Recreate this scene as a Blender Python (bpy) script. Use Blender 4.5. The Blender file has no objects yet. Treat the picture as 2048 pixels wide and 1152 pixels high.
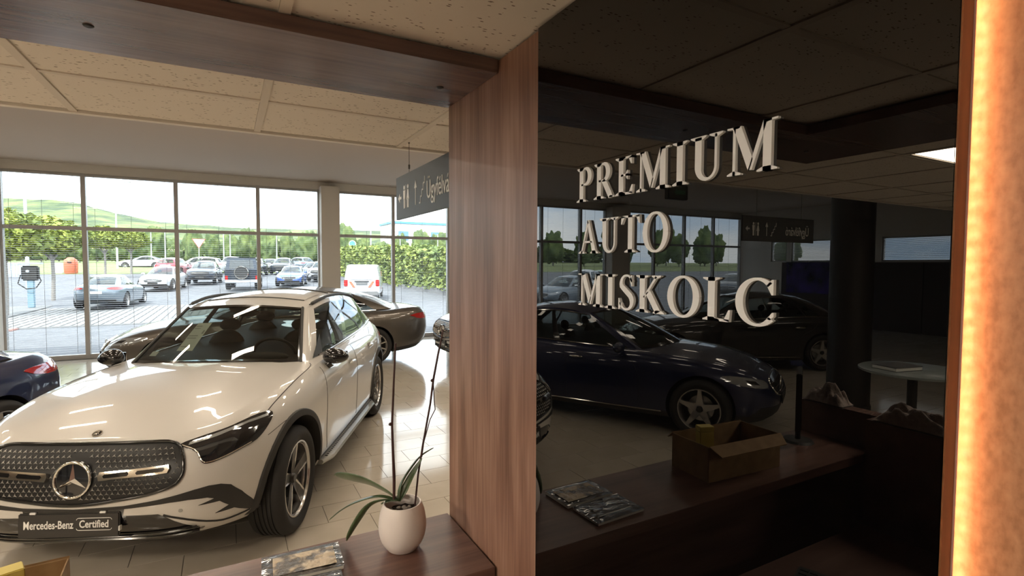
import bpy, bmesh, math, random
import numpy as np
from mathutils import Vector, Matrix, noise
from mathutils.bvhtree import BVHTree
from mathutils.geometry import delaunay_2d_cdt

S = bpy.context.scene
C = S.collection
rnd = random.Random(7)
R = math.radians

# ------------------------------------------------------------------ camera, world, sun, exposure
cam_data = bpy.data.cameras.new('camera')
cam_data.sensor_width = 36.0
cam_data.lens = 36.0 * 1044.0 / 2048.0
cam_data.clip_start = 0.02
cam_data.clip_end = 1200
cam = bpy.data.objects.new('camera', cam_data)
C.objects.link(cam)
cam.location = (0, 0, 1.9)
cam.rotation_mode = 'XYZ'
_yaw, _pit, _rol = R(28.609), R(2.595), R(-0.202)
_M = Matrix.Rotation(-_yaw, 4, 'Z') @ Matrix.Rotation(math.pi / 2 - _pit, 4, 'X') @ Matrix.Rotation(-_rol, 4, 'Z')
cam.rotation_euler = _M.to_euler('XYZ')
S.camera = cam

world = bpy.data.worlds.new('sky')
S.world = world
world.use_nodes = True
nt = world.node_tree
nt.nodes.clear()
_o = nt.nodes.new('ShaderNodeOutputWorld')
_b = nt.nodes.new('ShaderNodeBackground')
_tc = nt.nodes.new('ShaderNodeTexCoord')
_mp = nt.nodes.new('ShaderNodeMapping')
_mp.inputs['Scale'].default_value = (1.0, 1.0, 3.2)
_n = nt.nodes.new('ShaderNodeTexNoise')
_n.inputs['Scale'].default_value = 2.6
_n.inputs['Detail'].default_value = 7
_n.inputs['Roughness'].default_value = 0.55
_r = nt.nodes.new('ShaderNodeValToRGB')
_r.color_ramp.elements[0].position = 0.36
_r.color_ramp.elements[0].color = (0.52, 0.68, 0.88, 1)
_r.color_ramp.elements[1].position = 0.56
_r.color_ramp.elements[1].color = (1.0, 1.0, 1.0, 1)
nt.links.new(_tc.outputs['Generated'], _mp.inputs['Vector'])
nt.links.new(_mp.outputs['Vector'], _n.inputs['Vector'])
nt.links.new(_n.outputs['Fac'], _r.inputs['Fac'])
nt.links.new(_r.outputs['Color'], _b.inputs['Color'])
_b.inputs['Strength'].default_value = 3.5
nt.links.new(_b.outputs['Background'], _o.inputs['Surface'])

sun_data = bpy.data.lights.new('sun', 'SUN')
sun_data.energy = 4.5
sun_data.angle = R(2.0)
sun_data.color = (1.0, 0.95, 0.86)
sun = bpy.data.objects.new('sun', sun_data)
C.objects.link(sun)
sun.rotation_euler = Vector((0.42, 0.50, -0.95)).to_track_quat('-Z', 'Y').to_euler()

S.view_settings.view_transform = 'Standard'
S.view_settings.look = 'None'
S.view_settings.gamma = 1.0
S.view_settings.use_curve_mapping = False
S.view_settings.exposure = 0.62
S.cycles.use_denoising = True
S.cycles.max_bounces = 6
S.cycles.diffuse_bounces = 3
S.cycles.glossy_bounces = 4
S.cycles.transparent_max_bounces = 16
S.cycles.caustics_reflective = False
S.cycles.caustics_refractive = False
S.cycles.sample_clamp_indirect = 6.0
S.cycles.adaptive_threshold = 0.06

# ------------------------------------------------------------------ scene constants (metres)
XP = 0.642          # face of the black glass panel and of the wooden pillar
PY0, PY1 = 0.249, 1.046   # panel extent along y
PIL = 1.611         # front end of the pillar, counter and canopy
BEAM0 = 1.255       # inner edge of counter and canopy
ZC = 2.445          # low ceiling
ZB = 2.407          # underside of canopy board
ZD = 1.065          # counter top
YF = 13.1           # glass facade
ZH = 3.82           # showroom ceiling
YE = 2.455          # edge of low ceiling
XL = -15.6          # left showroom wall
XR = 9.0
YB = -3.0

# ------------------------------------------------------------------ materials
MATS = {}
def mat(name, col, rough=0.5, metal=0.0, spec=0.5, coat=0.0, coat_r=0.03, emit=None, estr=0.0, ior=None, trans=0.0, alpha=1.0):
    if name in MATS: return MATS[name]
    m = bpy.data.materials.new(name); m.use_nodes = True
    b = m.node_tree.nodes['Principled BSDF']
    b.inputs['Base Color'].default_value = (*col, 1)
    b.inputs['Roughness'].default_value = rough
    b.inputs['Metallic'].default_value = metal
    b.inputs['Specular IOR Level'].default_value = spec
    b.inputs['Coat Weight'].default_value = coat
    b.inputs['Coat Roughness'].default_value = coat_r
    if ior: b.inputs['IOR'].default_value = ior
    if emit:
        b.inputs['Emission Color'].default_value = (*emit, 1)
        b.inputs['Emission Strength'].default_value = estr
    MATS[name] = m
    return m

def vary(m, c1, c2, scale=5.0, detail=4, stretch=(1, 1, 1), p0=0.35, p1=0.65, bump=0.0, bscale=None, coords='Object', rough=None, dist=0.0):
    """noise colour between c1 and c2, optional bump"""
    t = m.node_tree; b = t.nodes['Principled BSDF']
    tc = t.nodes.new('ShaderNodeTexCoord'); mp = t.nodes.new('ShaderNodeMapping')
    mp.inputs['Scale'].default_value = stretch
    n = t.nodes.new('ShaderNodeTexNoise'); n.inputs['Scale'].default_value = scale; n.inputs['Detail'].default_value = detail
    n.inputs['Distortion'].default_value = dist
    r = t.nodes.new('ShaderNodeValToRGB')
    r.color_ramp.elements[0].position = p0; r.color_ramp.elements[0].color = (*c1, 1)
    r.color_ramp.elements[1].position = p1; r.color_ramp.elements[1].color = (*c2, 1)
    t.links.new(tc.outputs[coords], mp.inputs['Vector']); t.links.new(mp.outputs['Vector'], n.inputs['Vector'])
    t.links.new(n.outputs['Fac'], r.inputs['Fac']); t.links.new(r.outputs['Color'], b.inputs['Base Color'])
    if bump:
        n2 = n
        if bscale:
            n2 = t.nodes.new('ShaderNodeTexNoise'); n2.inputs['Scale'].default_value = bscale; n2.inputs['Detail'].default_value = 5
            t.links.new(mp.outputs['Vector'], n2.inputs['Vector'])
        bp = t.nodes.new('ShaderNodeBump'); bp.inputs['Strength'].default_value = bump; bp.inputs['Distance'].default_value = 0.01
        t.links.new(n2.outputs['Fac'], bp.inputs['Height']); t.links.new(bp.outputs['Normal'], b.inputs['Normal'])
    return m

def wood(name, cols, axis, rough=0.3, coat=0.0, s=1.0, figure=0.0):
    """veneer with the grain along axis (0 x, 1 y, 2 z)"""
    m = mat(name, cols[1], rough, coat=coat, coat_r=0.12)
    t = m.node_tree; b = t.nodes['Principled BSDF']
    tc = t.nodes.new('ShaderNodeTexCoord')
    def nz(sc_long, sc_cross, scale, detail):
        mp = t.nodes.new('ShaderNodeMapping')
        v = [sc_cross] * 3; v[axis] = sc_long
        mp.inputs['Scale'].default_value = v
        n = t.nodes.new('ShaderNodeTexNoise'); n.inputs['Scale'].default_value = scale; n.inputs['Detail'].default_value = detail
        t.links.new(tc.outputs['Object'], mp.inputs['Vector']); t.links.new(mp.outputs['Vector'], n.inputs['Vector'])
        return n
    a = nz(0.12, 1.0, 14.0 * s, 3); f = nz(0.04, 1.0, 95.0 * s, 2)
    mx = t.nodes.new('ShaderNodeMix'); mx.data_type = 'FLOAT'; mx.inputs[0].default_value = 0.32
    t.links.new(a.outputs['Fac'], mx.inputs[2]); t.links.new(f.outputs['Fac'], mx.inputs[3])
    out = mx.outputs[0]
    if figure:
        g = nz(0.6, 1.0, 60.0 * s, 4)
        m2 = t.nodes.new('ShaderNodeMix'); m2.data_type = 'FLOAT'; m2.inputs[0].default_value = figure
        t.links.new(out, m2.inputs[2]); t.links.new(g.outputs['Fac'], m2.inputs[3]); out = m2.outputs[0]
    r = t.nodes.new('ShaderNodeValToRGB')
    r.color_ramp.elements[0].position = 0.36; r.color_ramp.elements[0].color = (*cols[0], 1)
    r.color_ramp.elements[1].position = 0.66; r.color_ramp.elements[1].color = (*cols[2], 1)
    e = r.color_ramp.elements.new(0.5); e.color = (*cols[1], 1)
    t.links.new(out, r.inputs['Fac']); t.links.new(r.outputs['Color'], b.inputs['Base Color'])
    return m

def glass(name, tint, refl_ior=1.5, rough=0.0, boost=1.0):
    """thin pane: tinted see-through with a mirror-like sheen"""
    m = bpy.data.materials.new(name); m.use_nodes = True
    t = m.node_tree; t.nodes.clear()
    o = t.nodes.new('ShaderNodeOutputMaterial'); tr = t.nodes.new('ShaderNodeBsdfTransparent'); gl = t.nodes.new('ShaderNodeBsdfGlossy')
    fr = t.nodes.new('ShaderNodeFresnel'); mx = t.nodes.new('ShaderNodeMixShader')
    fr.inputs['IOR'].default_value = refl_ior
    tr.inputs['Color'].default_value = (*tint, 1); gl.inputs['Roughness'].default_value = rough
    ge = t.nodes.new('ShaderNodeNewGeometry'); ml = t.nodes.new('ShaderNodeMath'); ml.operation = 'SUBTRACT'; ml.use_clamp = True
    t.links.new(fr.outputs['Fac'], ml.inputs[0]); t.links.new(ge.outputs['Backfacing'], ml.inputs[1])
    t.links.new(ml.outputs[0], mx.inputs['Fac']); t.links.new(tr.outputs['BSDF'], mx.inputs[1]); t.links.new(gl.outputs['BSDF'], mx.inputs[2])
    t.links.new(mx.outputs['Shader'], o.inputs['Surface'])
    MATS[name] = m
    return m

mat('white_paint', (0.60, 0.58, 0.55), 0.32, coat=1.0, coat_r=0.02)
mat('grey_paint', (0.13, 0.115, 0.10), 0.34, metal=0.55, coat=1.0, coat_r=0.02)
mat('blue_paint', (0.007, 0.013, 0.055), 0.3, metal=0.2, coat=1.0, coat_r=0.02)
mat('dark_paint', (0.030, 0.030, 0.032), 0.3, metal=0.4, coat=1.0, coat_r=0.02)
mat('silver_paint', (0.13, 0.165, 0.20), 0.35, metal=0.4, coat=1.0)
mat('black_paint', (0.022, 0.03, 0.045), 0.3, metal=0.2, coat=1.0)
mat('mid_blue_paint', (0.05, 0.12, 0.42), 0.3, metal=0.2, coat=1.0)
mat('red_paint', (0.30, 0.03, 0.05), 0.3, metal=0.2, coat=1.0)
mat('snow_paint', (0.55, 0.56, 0.58), 0.32, coat=1.0)
mat('teal_paint', (0.05, 0.33, 0.28), 0.3, coat=1.0)
mat('gloss_black', (0.008, 0.008, 0.009), 0.12, coat=0.6)
mat('plastic_black', (0.022, 0.021, 0.02), 0.55)
mat('rubber', (0.018, 0.017, 0.016), 0.75)
mat('grille_black', (0.006, 0.006, 0.0065), 0.4)
mat('pin_silver', (0.78, 0.77, 0.74), 0.38, metal=0.55)
mat('chrome', (0.82, 0.80, 0.76), 0.10, metal=1.0)
mat('rim_silver', (0.62, 0.61, 0.60), 0.22, metal=0.9)
mat('rim_dark', (0.030, 0.029, 0.028), 0.3, metal=0.3)
mat('alu', (0.60, 0.60, 0.58), 0.3, metal=0.8)
mat('lens_dark', (0.012, 0.013, 0.016), 0.05, coat=1.0)
mat('lens_clear', (0.40, 0.42, 0.44), 0.08, metal=0.4, coat=1.0)
mat('lens_red', (0.42, 0.012, 0.012), 0.1, coat=1.0)
mat('interior', (0.016, 0.0155, 0.015), 0.6)
mat('seat', (0.012, 0.0115, 0.011), 0.55)
mat('paper', (0.80, 0.80, 0.74), 0.6)
mat('print_grey', (0.35, 0.35, 0.33), 0.7)
mat('white_print', (0.80, 0.80, 0.78), 0.5)
mat('plate_black', (0.030, 0.028, 0.026), 0.45)
mat('letter_white', (0.90, 0.92, 0.95), 0.35)
mat('sign_grey', (0.040, 0.041, 0.042), 0.45, spec=0.3)
mat('wire', (0.12, 0.11, 0.10), 0.4, metal=0.6)
mat('wall_beige', (0.74, 0.68, 0.60), 0.7)
mat('ceiling_white', (0.80, 0.75, 0.68), 0.8)
mat('soffit', (0.60, 0.49, 0.39), 0.75)
mat('frame_grey', (0.46, 0.44, 0.42), 0.4, metal=0.3)
mat('blind', (0.50, 0.50, 0.51), 0.5)
mat('cord', (0.25, 0.26, 0.28), 0.6)
mat('column_dark', (0.018, 0.016, 0.015), 0.5)
mat('panel_brown', (0.035, 0.018, 0.013), 0.5)
mat('lamp_glow', (1, 1, 1), 0.5, emit=(1.0, 0.86, 0.66), estr=9.0)
MATS['lamp_glow'].cycles.emission_sampling = 'NONE'
mat('led_chip', (1, 1, 1), 0.5, emit=(1.0, 0.56, 0.27), estr=40.0)
mat('led_tape', (0.85, 0.50, 0.42), 0.5)
mat('pot', (0.80, 0.74, 0.72), 0.35, coat=0.3)
mat('soil', (0.020, 0.012, 0.008), 0.9)
mat('stem', (0.055, 0.022, 0.022), 0.5)
mat('plastic_wrap', (0.020, 0.018, 0.016), 0.12, coat=1.0, coat_r=0.05)
mat('black_glass', (0.0015, 0.0015, 0.0016), 0.0, ior=1.68)
mat('asphalt', (0.26, 0.26, 0.275), 0.85)
mat('paver', (0.215, 0.21, 0.205), 0.85)
mat('red_paver', (0.26, 0.13, 0.11), 0.85)
mat('kerb', (0.16, 0.16, 0.16), 0.85)
mat('bark', (0.24, 0.22, 0.20), 0.9)
mat('galv', (0.50, 0.52, 0.55), 0.45, metal=0.4)
mat('charger_blue', (0.22, 0.34, 0.42), 0.5)
mat('orange', (0.60, 0.13, 0.06), 0.5)
mat('bin_white', (0.75, 0.77, 0.80), 0.5)
mat('sign_blue', (0.10, 0.28, 0.60), 0.4)
mat('screen', (0.012, 0.008, 0.05), 0.2, emit=(0.10, 0.05, 0.45), estr=0.25)
mat('towel', (0.30, 0.24, 0.22), 0.95)
mat('tinted', (0.02, 0.03, 0.035), 0.03, coat=1.0)
mat('yellow_box', (0.62, 0.50, 0.12), 0.5)
mat('grid_bar', (0.70, 0.64, 0.56), 0.6)
glass('window_glass', (0.90, 0.93, 0.93), 1.45)
glass('car_glass', (0.62, 0.66, 0.64), 1.55)
glass('shield_glass', (0.42, 0.46, 0.43), 1.68)
wood('wood_pillar', ((0.17, 0.085, 0.060), (0.28, 0.152, 0.108), (0.40, 0.245, 0.185)), 2, 0.38, s=1.0)
wood('wood_beam', ((0.090, 0.050, 0.041), (0.140, 0.082, 0.067), (0.195, 0.12, 0.098)), 0, 0.27)
wood('wood_top', ((0.085, 0.042, 0.033), (0.14, 0.074, 0.058), (0.20, 0.11, 0.086)), 0, 0.33)
wood('wood_veneer', ((0.31, 0.155, 0.082), (0.42, 0.225, 0.128), (0.50, 0.29, 0.17)), 2, 0.45, s=2.0, figure=0.6)
wood('wood_edge', ((0.09, 0.032, 0.018), (0.125, 0.046, 0.026), (0.16, 0.062, 0.034)), 2, 0.5)
vary(mat('floor_tile', (0.52, 0.47, 0.39), 0.10, spec=0.5, coat=0.12, coat_r=0.03), (0.52, 0.46, 0.375), (0.62, 0.56, 0.475), 1.6, 4)
mat('grout', (0.13, 0.115, 0.095), 0.7)
vary(mat('cardboard', (0.42, 0.26, 0.12), 0.8), (0.24, 0.145, 0.065), (0.34, 0.22, 0.11), 20, 3)
vary(mat('leaf_orchid', (0.06, 0.10, 0.045), 0.35, coat=0.25), (0.040, 0.070, 0.028), (0.085, 0.13, 0.060), 18, 3)
vary(mat('leaf_tree', (0.22, 0.30, 0.05), 0.7), (0.12, 0.17, 0.035), (0.34, 0.38, 0.065), 1.3, 4)
vary(mat('leaf_hedge', (0.25, 0.33, 0.05), 0.7), (0.10, 0.15, 0.035), (0.27, 0.32, 0.06), 1.0, 4)
vary(mat('leaf_far', (0.12, 0.19, 0.06), 0.9), (0.055, 0.09, 0.035), (0.15, 0.19, 0.06), 0.5, 6)
vary(mat('hill_green', (0.22, 0.28, 0.10), 0.95), (0.045, 0.075, 0.03), (0.155, 0.185, 0.065), 0.09, 8, p0=0.4, p1=0.62)
vary(mat('grass', (0.26, 0.32, 0.10), 0.95), (0.13, 0.16, 0.06), (0.20, 0.23, 0.09), 0.5, 5)
vary(MATS['asphalt'], (0.10, 0.104, 0.116), (0.135, 0.139, 0.15), 2.0, 6)
vary(MATS['plastic_wrap'], (0.010, 0.010, 0.012), (0.05, 0.04, 0.03), 30, 3, bump=1.0, bscale=55)
vary(MATS['towel'], (0.24, 0.19, 0.175), (0.36, 0.30, 0.27), 60, 3, bump=0.5)

# mineral-fibre ceiling tile: pale board with small dark fissures
def ceiling_tile_mat():
    m = mat('ceiling_tile', (0.74, 0.66, 0.56), 0.9)
    t = m.node_tree; b = t.nodes['Principled BSDF']
    tc = t.nodes.new('ShaderNodeTexCoord'); mp = t.nodes.new('ShaderNodeMapping')
    mp.inputs['Scale'].default_value = (1.0, 2.4, 1.0); mp.inputs['Rotation'].default_value = (0, 0, 0.5)
    ns = t.nodes.new('ShaderNodeTexNoise'); ns.inputs['Scale'].default_value = 14
    ad = t.nodes.new('ShaderNodeVectorMath'); ad.operation = 'MULTIPLY_ADD'; ad.inputs[1].default_value = (0.02, 0.02, 0)
    v = t.nodes.new('ShaderNodeTexVoronoi'); v.inputs['Scale'].default_value = 46; v.inputs['Randomness'].default_value = 1.0
    r = t.nodes.new('ShaderNodeValToRGB')
    r.color_ramp.elements[0].position = 0.17; r.color_ramp.elements[0].color = (0.22, 0.165, 0.12, 1)
    r.color_ramp.elements[1].position = 0.25; r.color_ramp.elements[1].color = (0.80, 0.745, 0.67, 1)
    sp = t.nodes.new('ShaderNodeTexNoise'); sp.inputs['Scale'].default_value = 24
    cr = t.nodes.new('ShaderNodeMath'); cr.operation = 'GREATER_THAN'; cr.inputs[1].default_value = 0.50
    mx = t.nodes.new('ShaderNodeMix'); mx.data_type = 'RGBA'; mx.inputs[6].default_value = (0.80, 0.745, 0.67, 1)
    t.links.new(tc.outputs['Object'], mp.inputs['Vector']); t.links.new(tc.outputs['Object'], ns.inputs['Vector']); t.links.new(tc.outputs['Object'], sp.inputs['Vector'])
    t.links.new(ns.outputs['Color'], ad.inputs[0]); t.links.new(mp.outputs['Vector'], ad.inputs[2])
    t.links.new(ad.outputs['Vector'], v.inputs['Vector']); t.links.new(v.outputs['Distance'], r.inputs['Fac'])
    t.links.new(sp.outputs['Fac'], cr.inputs[0]); t.links.new(cr.outputs[0], mx.inputs[0]); t.links.new(r.outputs['Color'], mx.inputs[7])
    t.links.new(mx.outputs[2], b.inputs['Base Color'])
ceiling_tile_mat()

# ------------------------------------------------------------------ helpers
def link(o, parent=None):
    C.objects.link(o)
    if parent is not None: o.parent = parent
    return o

def tag(o, label=None, cat=None, group=None, kind=None):
    if label: o['label'] = label
    if cat: o['category'] = cat
    if group: o['group'] = group
    if kind: o['kind'] = kind
    return o

def empty(name, loc=(0, 0, 0), rz=0.0):
    o = bpy.data.objects.new(name, None)
    o.location = loc; o.rotation_euler = (0, 0, rz); o.empty_display_size = 0.1
    return link(o)

def mesh_obj(name, me, m, parent=None):
    for k in (m if isinstance(m, (list, tuple)) else [m]):
        me.materials.append(MATS[k] if isinstance(k, str) else k)
    return link(bpy.data.objects.new(name, me), parent)

def sharp(me, ang=35):
    for p in me.polygons: p.use_smooth = True
    me.set_sharp_from_angle(angle=R(ang))

def pydata(name, vs, fs, m, parent=None, smooth=None, mi=None):
    me = bpy.data.meshes.new(name)
    me.from_pydata([tuple(v) for v in vs], [], fs)
    if mi is not None: me.polygons.foreach_set('material_index', mi)
    me.update()
    if smooth: sharp(me, smooth)
    return mesh_obj(name, me, m, parent)

class MB:
    """collects simple solids and links them as one mesh"""
    def __init__(self): self.v = []; self.f = []
    def add(self, vs, fs):
        n = len(self.v); self.v += [tuple(p) for p in vs]; self.f += [tuple(i + n for i in f) for f in fs]; return self
    def box(self, x0, x1, y0, y1, z0, z1):
        return self.add([(x0, y0, z0), (x1, y0, z0), (x1, y1, z0), (x0, y1, z0), (x0, y0, z1), (x1, y0, z1), (x1, y1, z1), (x0, y1, z1)],
                        [(0, 3, 2, 1), (4, 5, 6, 7), (0, 1, 5, 4), (1, 2, 6, 5), (2, 3, 7, 6), (3, 0, 4, 7)])
    def prism(self, poly, d, back=0.0):
        """poly = list of 3-D points (planar, any simple polygon); extruded by vector d"""
        n = len(poly); d = Vector(d)
        p = [Vector(q) for q in poly]
        return self.add([q for q in p] + [q + d for q in p], [tuple(range(n - 1, -1, -1)), tuple(range(n, 2 * n))] + [(i, (i + 1) % n, n + (i + 1) % n, n + i) for i in range(n)])
    def tube(self, pts, r, seg=8, closed=False):
        pts = [Vector(p) for p in pts]; n = len(pts); rs = r if isinstance(r, (list, tuple)) else [r] * n
        base = len(self.v); up = None
        for i, p in enumerate(pts):
            a = pts[(i - 1) % n] if (closed or i) else p; b = pts[(i + 1) % n] if (closed or i < n - 1) else p
            t = (b - a).normalized()
            if up is None: up = Vector((0, 0, 1)) if abs(t.z) < 0.9 else Vector((1, 0, 0))
            s = t.cross(up).normalized(); up = s.cross(t).normalized()
            for k in range(seg):
                an = 2 * math.pi * k / seg
                self.v.append(tuple(p + (s * math.cos(an) + up * math.sin(an)) * rs[i]))
        m = n if closed else n - 1
        for i in range(m):
            j = (i + 1) % n
            for k in range(seg):
                l = (k + 1) % seg
                self.f.append((base + i * seg + k, base + j * seg + k, base + j * seg + l, base + i * seg + l))
        if not closed:
            self.f.append(tuple(base + k for k in range(seg))); self.f.append(tuple(base + (n - 1) * seg + k for k in range(seg - 1, -1, -1)))
        return self
    def lathe(self, prof, seg=48, axis='z', c=(0, 0, 0), close=False):
        base = len(self.v); n = len(prof)
        for k in range(seg):
            a = 2 * math.pi * k / seg; ca, sa = math.cos(a), math.sin(a)
            for r, h in prof:
                q = (r * ca, r * sa, h) if axis == 'z' else (r * ca, h, r * sa)
                self.v.append((q[0] + c[0], q[1] + c[1], q[2] + c[2]))
        for k in range(seg):
            l = (k + 1) % seg
            for i in range(n if close else n - 1):
                j = (i + 1) % n
                self.f.append((base + k * n + i, base + l * n + i, base + l * n + j, base + k * n + j))
        return self
    def ball(self, c, r, seg=12, rings=8):
        prof = [(math.sin(math.pi * i / rings), -math.cos(math.pi * i / rings)) for i in range(rings + 1)]
        rr = r if isinstance(r, (list, tuple)) else (r, r, r)
        base = len(self.v)
        self.lathe(prof, seg)
        for i in range(base, len(self.v)):
            q = self.v[i]; self.v[i] = (q[0] * rr[0] + c[0], q[1] * rr[1] + c[1], q[2] * rr[2] + c[2])
        return self
    def grid(self, rows):
        """rows: list of equally long lists of points"""
        base = len(self.v); n = len(rows[0])
        for r in rows: self.v += [tuple(p) for p in r]
        for i in range(len(rows) - 1):
            for k in range(n - 1):
                a = base + i * n + k
                self.f.append((a, a + 1, a + n + 1, a + n))
        return self
    def xf(self, M, start=0):
        for i in range(start, len(self.v)): self.v[i] = tuple(M @ Vector(self.v[i]))
        return self
    def build(self, name, m, parent=None, smooth=None, fix=True):
        me = bpy.data.meshes.new(name)
        me.from_pydata(self.v, [], self.f)
        if fix:
            bm = bmesh.new(); bm.from_mesh(me); bmesh.ops.remove_doubles(bm, verts=bm.verts, dist=1e-5)
            bmesh.ops.recalc_face_normals(bm, faces=bm.faces); bm.to_mesh(me); bm.free()
        me.update()
        if smooth: sharp(me, smooth)
        return mesh_obj(name, me, m, parent)

def bev_box(name, x0, x1, y0, y1, z0, z1, m, parent=None, r=0.003, seg=2):
    bm = bmesh.new()
    bmesh.ops.create_cube(bm, size=1.0)
    for v in bm.verts:
        v.co = ((x0 + x1) / 2 + v.co.x * (x1 - x0), (y0 + y1) / 2 + v.co.y * (y1 - y0), (z0 + z1) / 2 + v.co.z * (z1 - z0))
    bmesh.ops.bevel(bm, geom=list(bm.edges), offset=r, segments=seg, affect='EDGES')
    me = bpy.data.meshes.new(name); bm.to_mesh(me); bm.free()
    sharp(me, 50)
    return mesh_obj(name, me, m, parent)

def copy_tree(o, parent=None, paint=None):
    c = o.copy(); C.objects.link(c); c.parent = parent
    if paint and o.type == 'MESH':
        for i, ms in enumerate(c.material_slots):
            if ms.material and ms.material.name.split('.')[0] in PAINTS:
                ms.link = 'OBJECT'; ms.material = MATS[paint]
    for ch in list(o.children): copy_tree(ch, c, paint)
    return c
PAINTS = ('white_paint', 'grey_paint', 'blue_paint', 'dark_paint', 'silver_paint', 'black_paint', 'mid_blue_paint', 'red_paint', 'snow_paint', 'teal_paint')

def text_mesh(name, body, size, m, parent=None, width=1.0, extrude=0.0008, align='CENTER', bold=0.0, fit=None):
    """text lying in the local XY plane"""
    cu = bpy.data.curves.new(name, 'FONT'); cu.body = body; cu.size = size; cu.align_x = align; cu.align_y = 'CENTER'
    cu.extrude = extrude; cu.resolution_u = 3; cu.offset = bold
    t = bpy.data.objects.new('tmp_text', cu); C.objects.link(t)
    dg = bpy.context.evaluated_depsgraph_get(); me = bpy.data.meshes.new_from_object(t.evaluated_get(dg))
    bpy.data.objects.remove(t); bpy.data.curves.remove(cu)
    if fit:
        xs = [v.co.x for v in me.vertices]; width = fit / (max(xs) - min(xs))
    for v in me.vertices: v.co.x *= width
    me.materials.clear(); me.name = name
    return mesh_obj(name, me, m, parent)

def spline(pts, n):
    """Catmull-Rom through pts (list of tuples), n samples"""
    P = np.array(pts, float); k = len(P)
    P = np.vstack([2 * P[0] - P[1], P, 2 * P[-1] - P[-2]])
    out = []
    for t in np.linspace(0, k - 1, n):
        i = min(int(t), k - 2); u = t - i
        a, b, c, d = P[i], P[i + 1], P[i + 2], P[i + 3]
        out.append(0.5 * (2 * b + (c - a) * u + (2 * a - 5 * b + 4 * c - d) * u * u + (3 * b - a - 3 * c + d) * u ** 3))
    return np.array(out)

def closed_spline(pts, n=6):
    P = np.array(pts, float); k = len(P); out = []
    for i in range(k):
        a, b, c, d = P[i - 1], P[i], P[(i + 1) % k], P[(i + 2) % k]
        for j in range(n):
            u = j / n
            out.append(0.5 * (2 * b + (c - a) * u + (2 * a - 5 * b + 4 * c - d) * u * u + (3 * b - a - 3 * c + d) * u ** 3))
    return out

def interp(tab, x):
    xs = [t[0] for t in tab]; ys = [t[1] for t in tab]
    return float(np.interp(x, xs, ys))

def sinterp(tab, x):
    """smooth (cubic) interpolation of a table sorted by its first column"""
    xs = np.array([t[0] for t in tab]); ys = np.array([t[1] for t in tab]); m = np.gradient(ys, xs)
    if x <= xs[0]: return float(ys[0])
    if x >= xs[-1]: return float(ys[-1])
    i = int(np.searchsorted(xs, x) - 1); h = xs[i + 1] - xs[i]; t = (x - xs[i]) / h
    return float((2 * t ** 3 - 3 * t * t + 1) * ys[i] + (t ** 3 - 2 * t * t + t) * h * m[i] + (-2 * t ** 3 + 3 * t * t) * ys[i + 1] + (t ** 3 - t * t) * h * m[i + 1])

# ================================================================== THE SETTING
def struct(o): o['kind'] = 'structure'; return o

# floor: grout bed with glossy 60 x 30 cm tiles in running bond
floor = struct(MB().box(XL, XR, YB, YF + 0.1, -0.12, -0.003).build('floor', 'grout'))
def tile_spots():
    out = []
    j0, j1 = int((YB - 3.935) / 0.3) - 1, int((YF - 3.935) / 0.3) + 1
    for j in range(j0, j1 + 1):
        y0 = 3.935 + 0.3 * j; off = 0.62 if j % 2 == 0 else 0.32
        for i in range(-28, 16):
            x0 = off + 0.6 * i
            if x0 < XL or x0 + 0.6 > XR or y0 < YB or y0 + 0.3 > YF: continue
            out.append((x0, y0))
    return out
_tiles = sorted(tile_spots(), key=lambda t: (t[0] + 0.3 - 1.25) ** 2 * 1.6 + (t[1] + 0.15 - 4.9) ** 2)
_tm = MB().box(0.0022, 0.5978, 0.0022, 0.2978, -0.01, 0.0)
first = None
for k, (x, y) in enumerate(_tiles[:300]):
    if first is None: first = o = _tm.build('floor_tile', 'floor_tile', floor)
    else: o = first.copy(); link(o, floor)
    o.location = (x, y, 0)
_rest = MB()
for x, y in _tiles[300:]: _rest.box(x + 0.0022, x + 0.5978, y + 0.0022, y + 0.2978, -0.01, 0.0)
tag(_rest.build('floor_tile_field', 'floor_tile', floor, fix=False), kind='stuff')

# showroom shell
ceiling_high = struct(MB().box(XL - 0.2, XR + 0.2, YB - 0.2, YF + 0.15, ZH, ZH + 0.18).build('ceiling', 'soffit'))
struct(MB().box(XR, XR + 0.2, YB - 0.2, YF + 0.1, 0, ZH).build('wall_right', 'wall_beige'))
struct(MB().box(XL - 0.2, XR + 0.2, YB - 0.2, YB, 0, ZH).build('wall_back', 'wall_beige'))
struct(MB().box(XL - 0.2, XR + 0.2, YF - 0.05, YF + 0.15, 3.635, ZH).build('wall_front', 'ceiling_white'))

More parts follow.
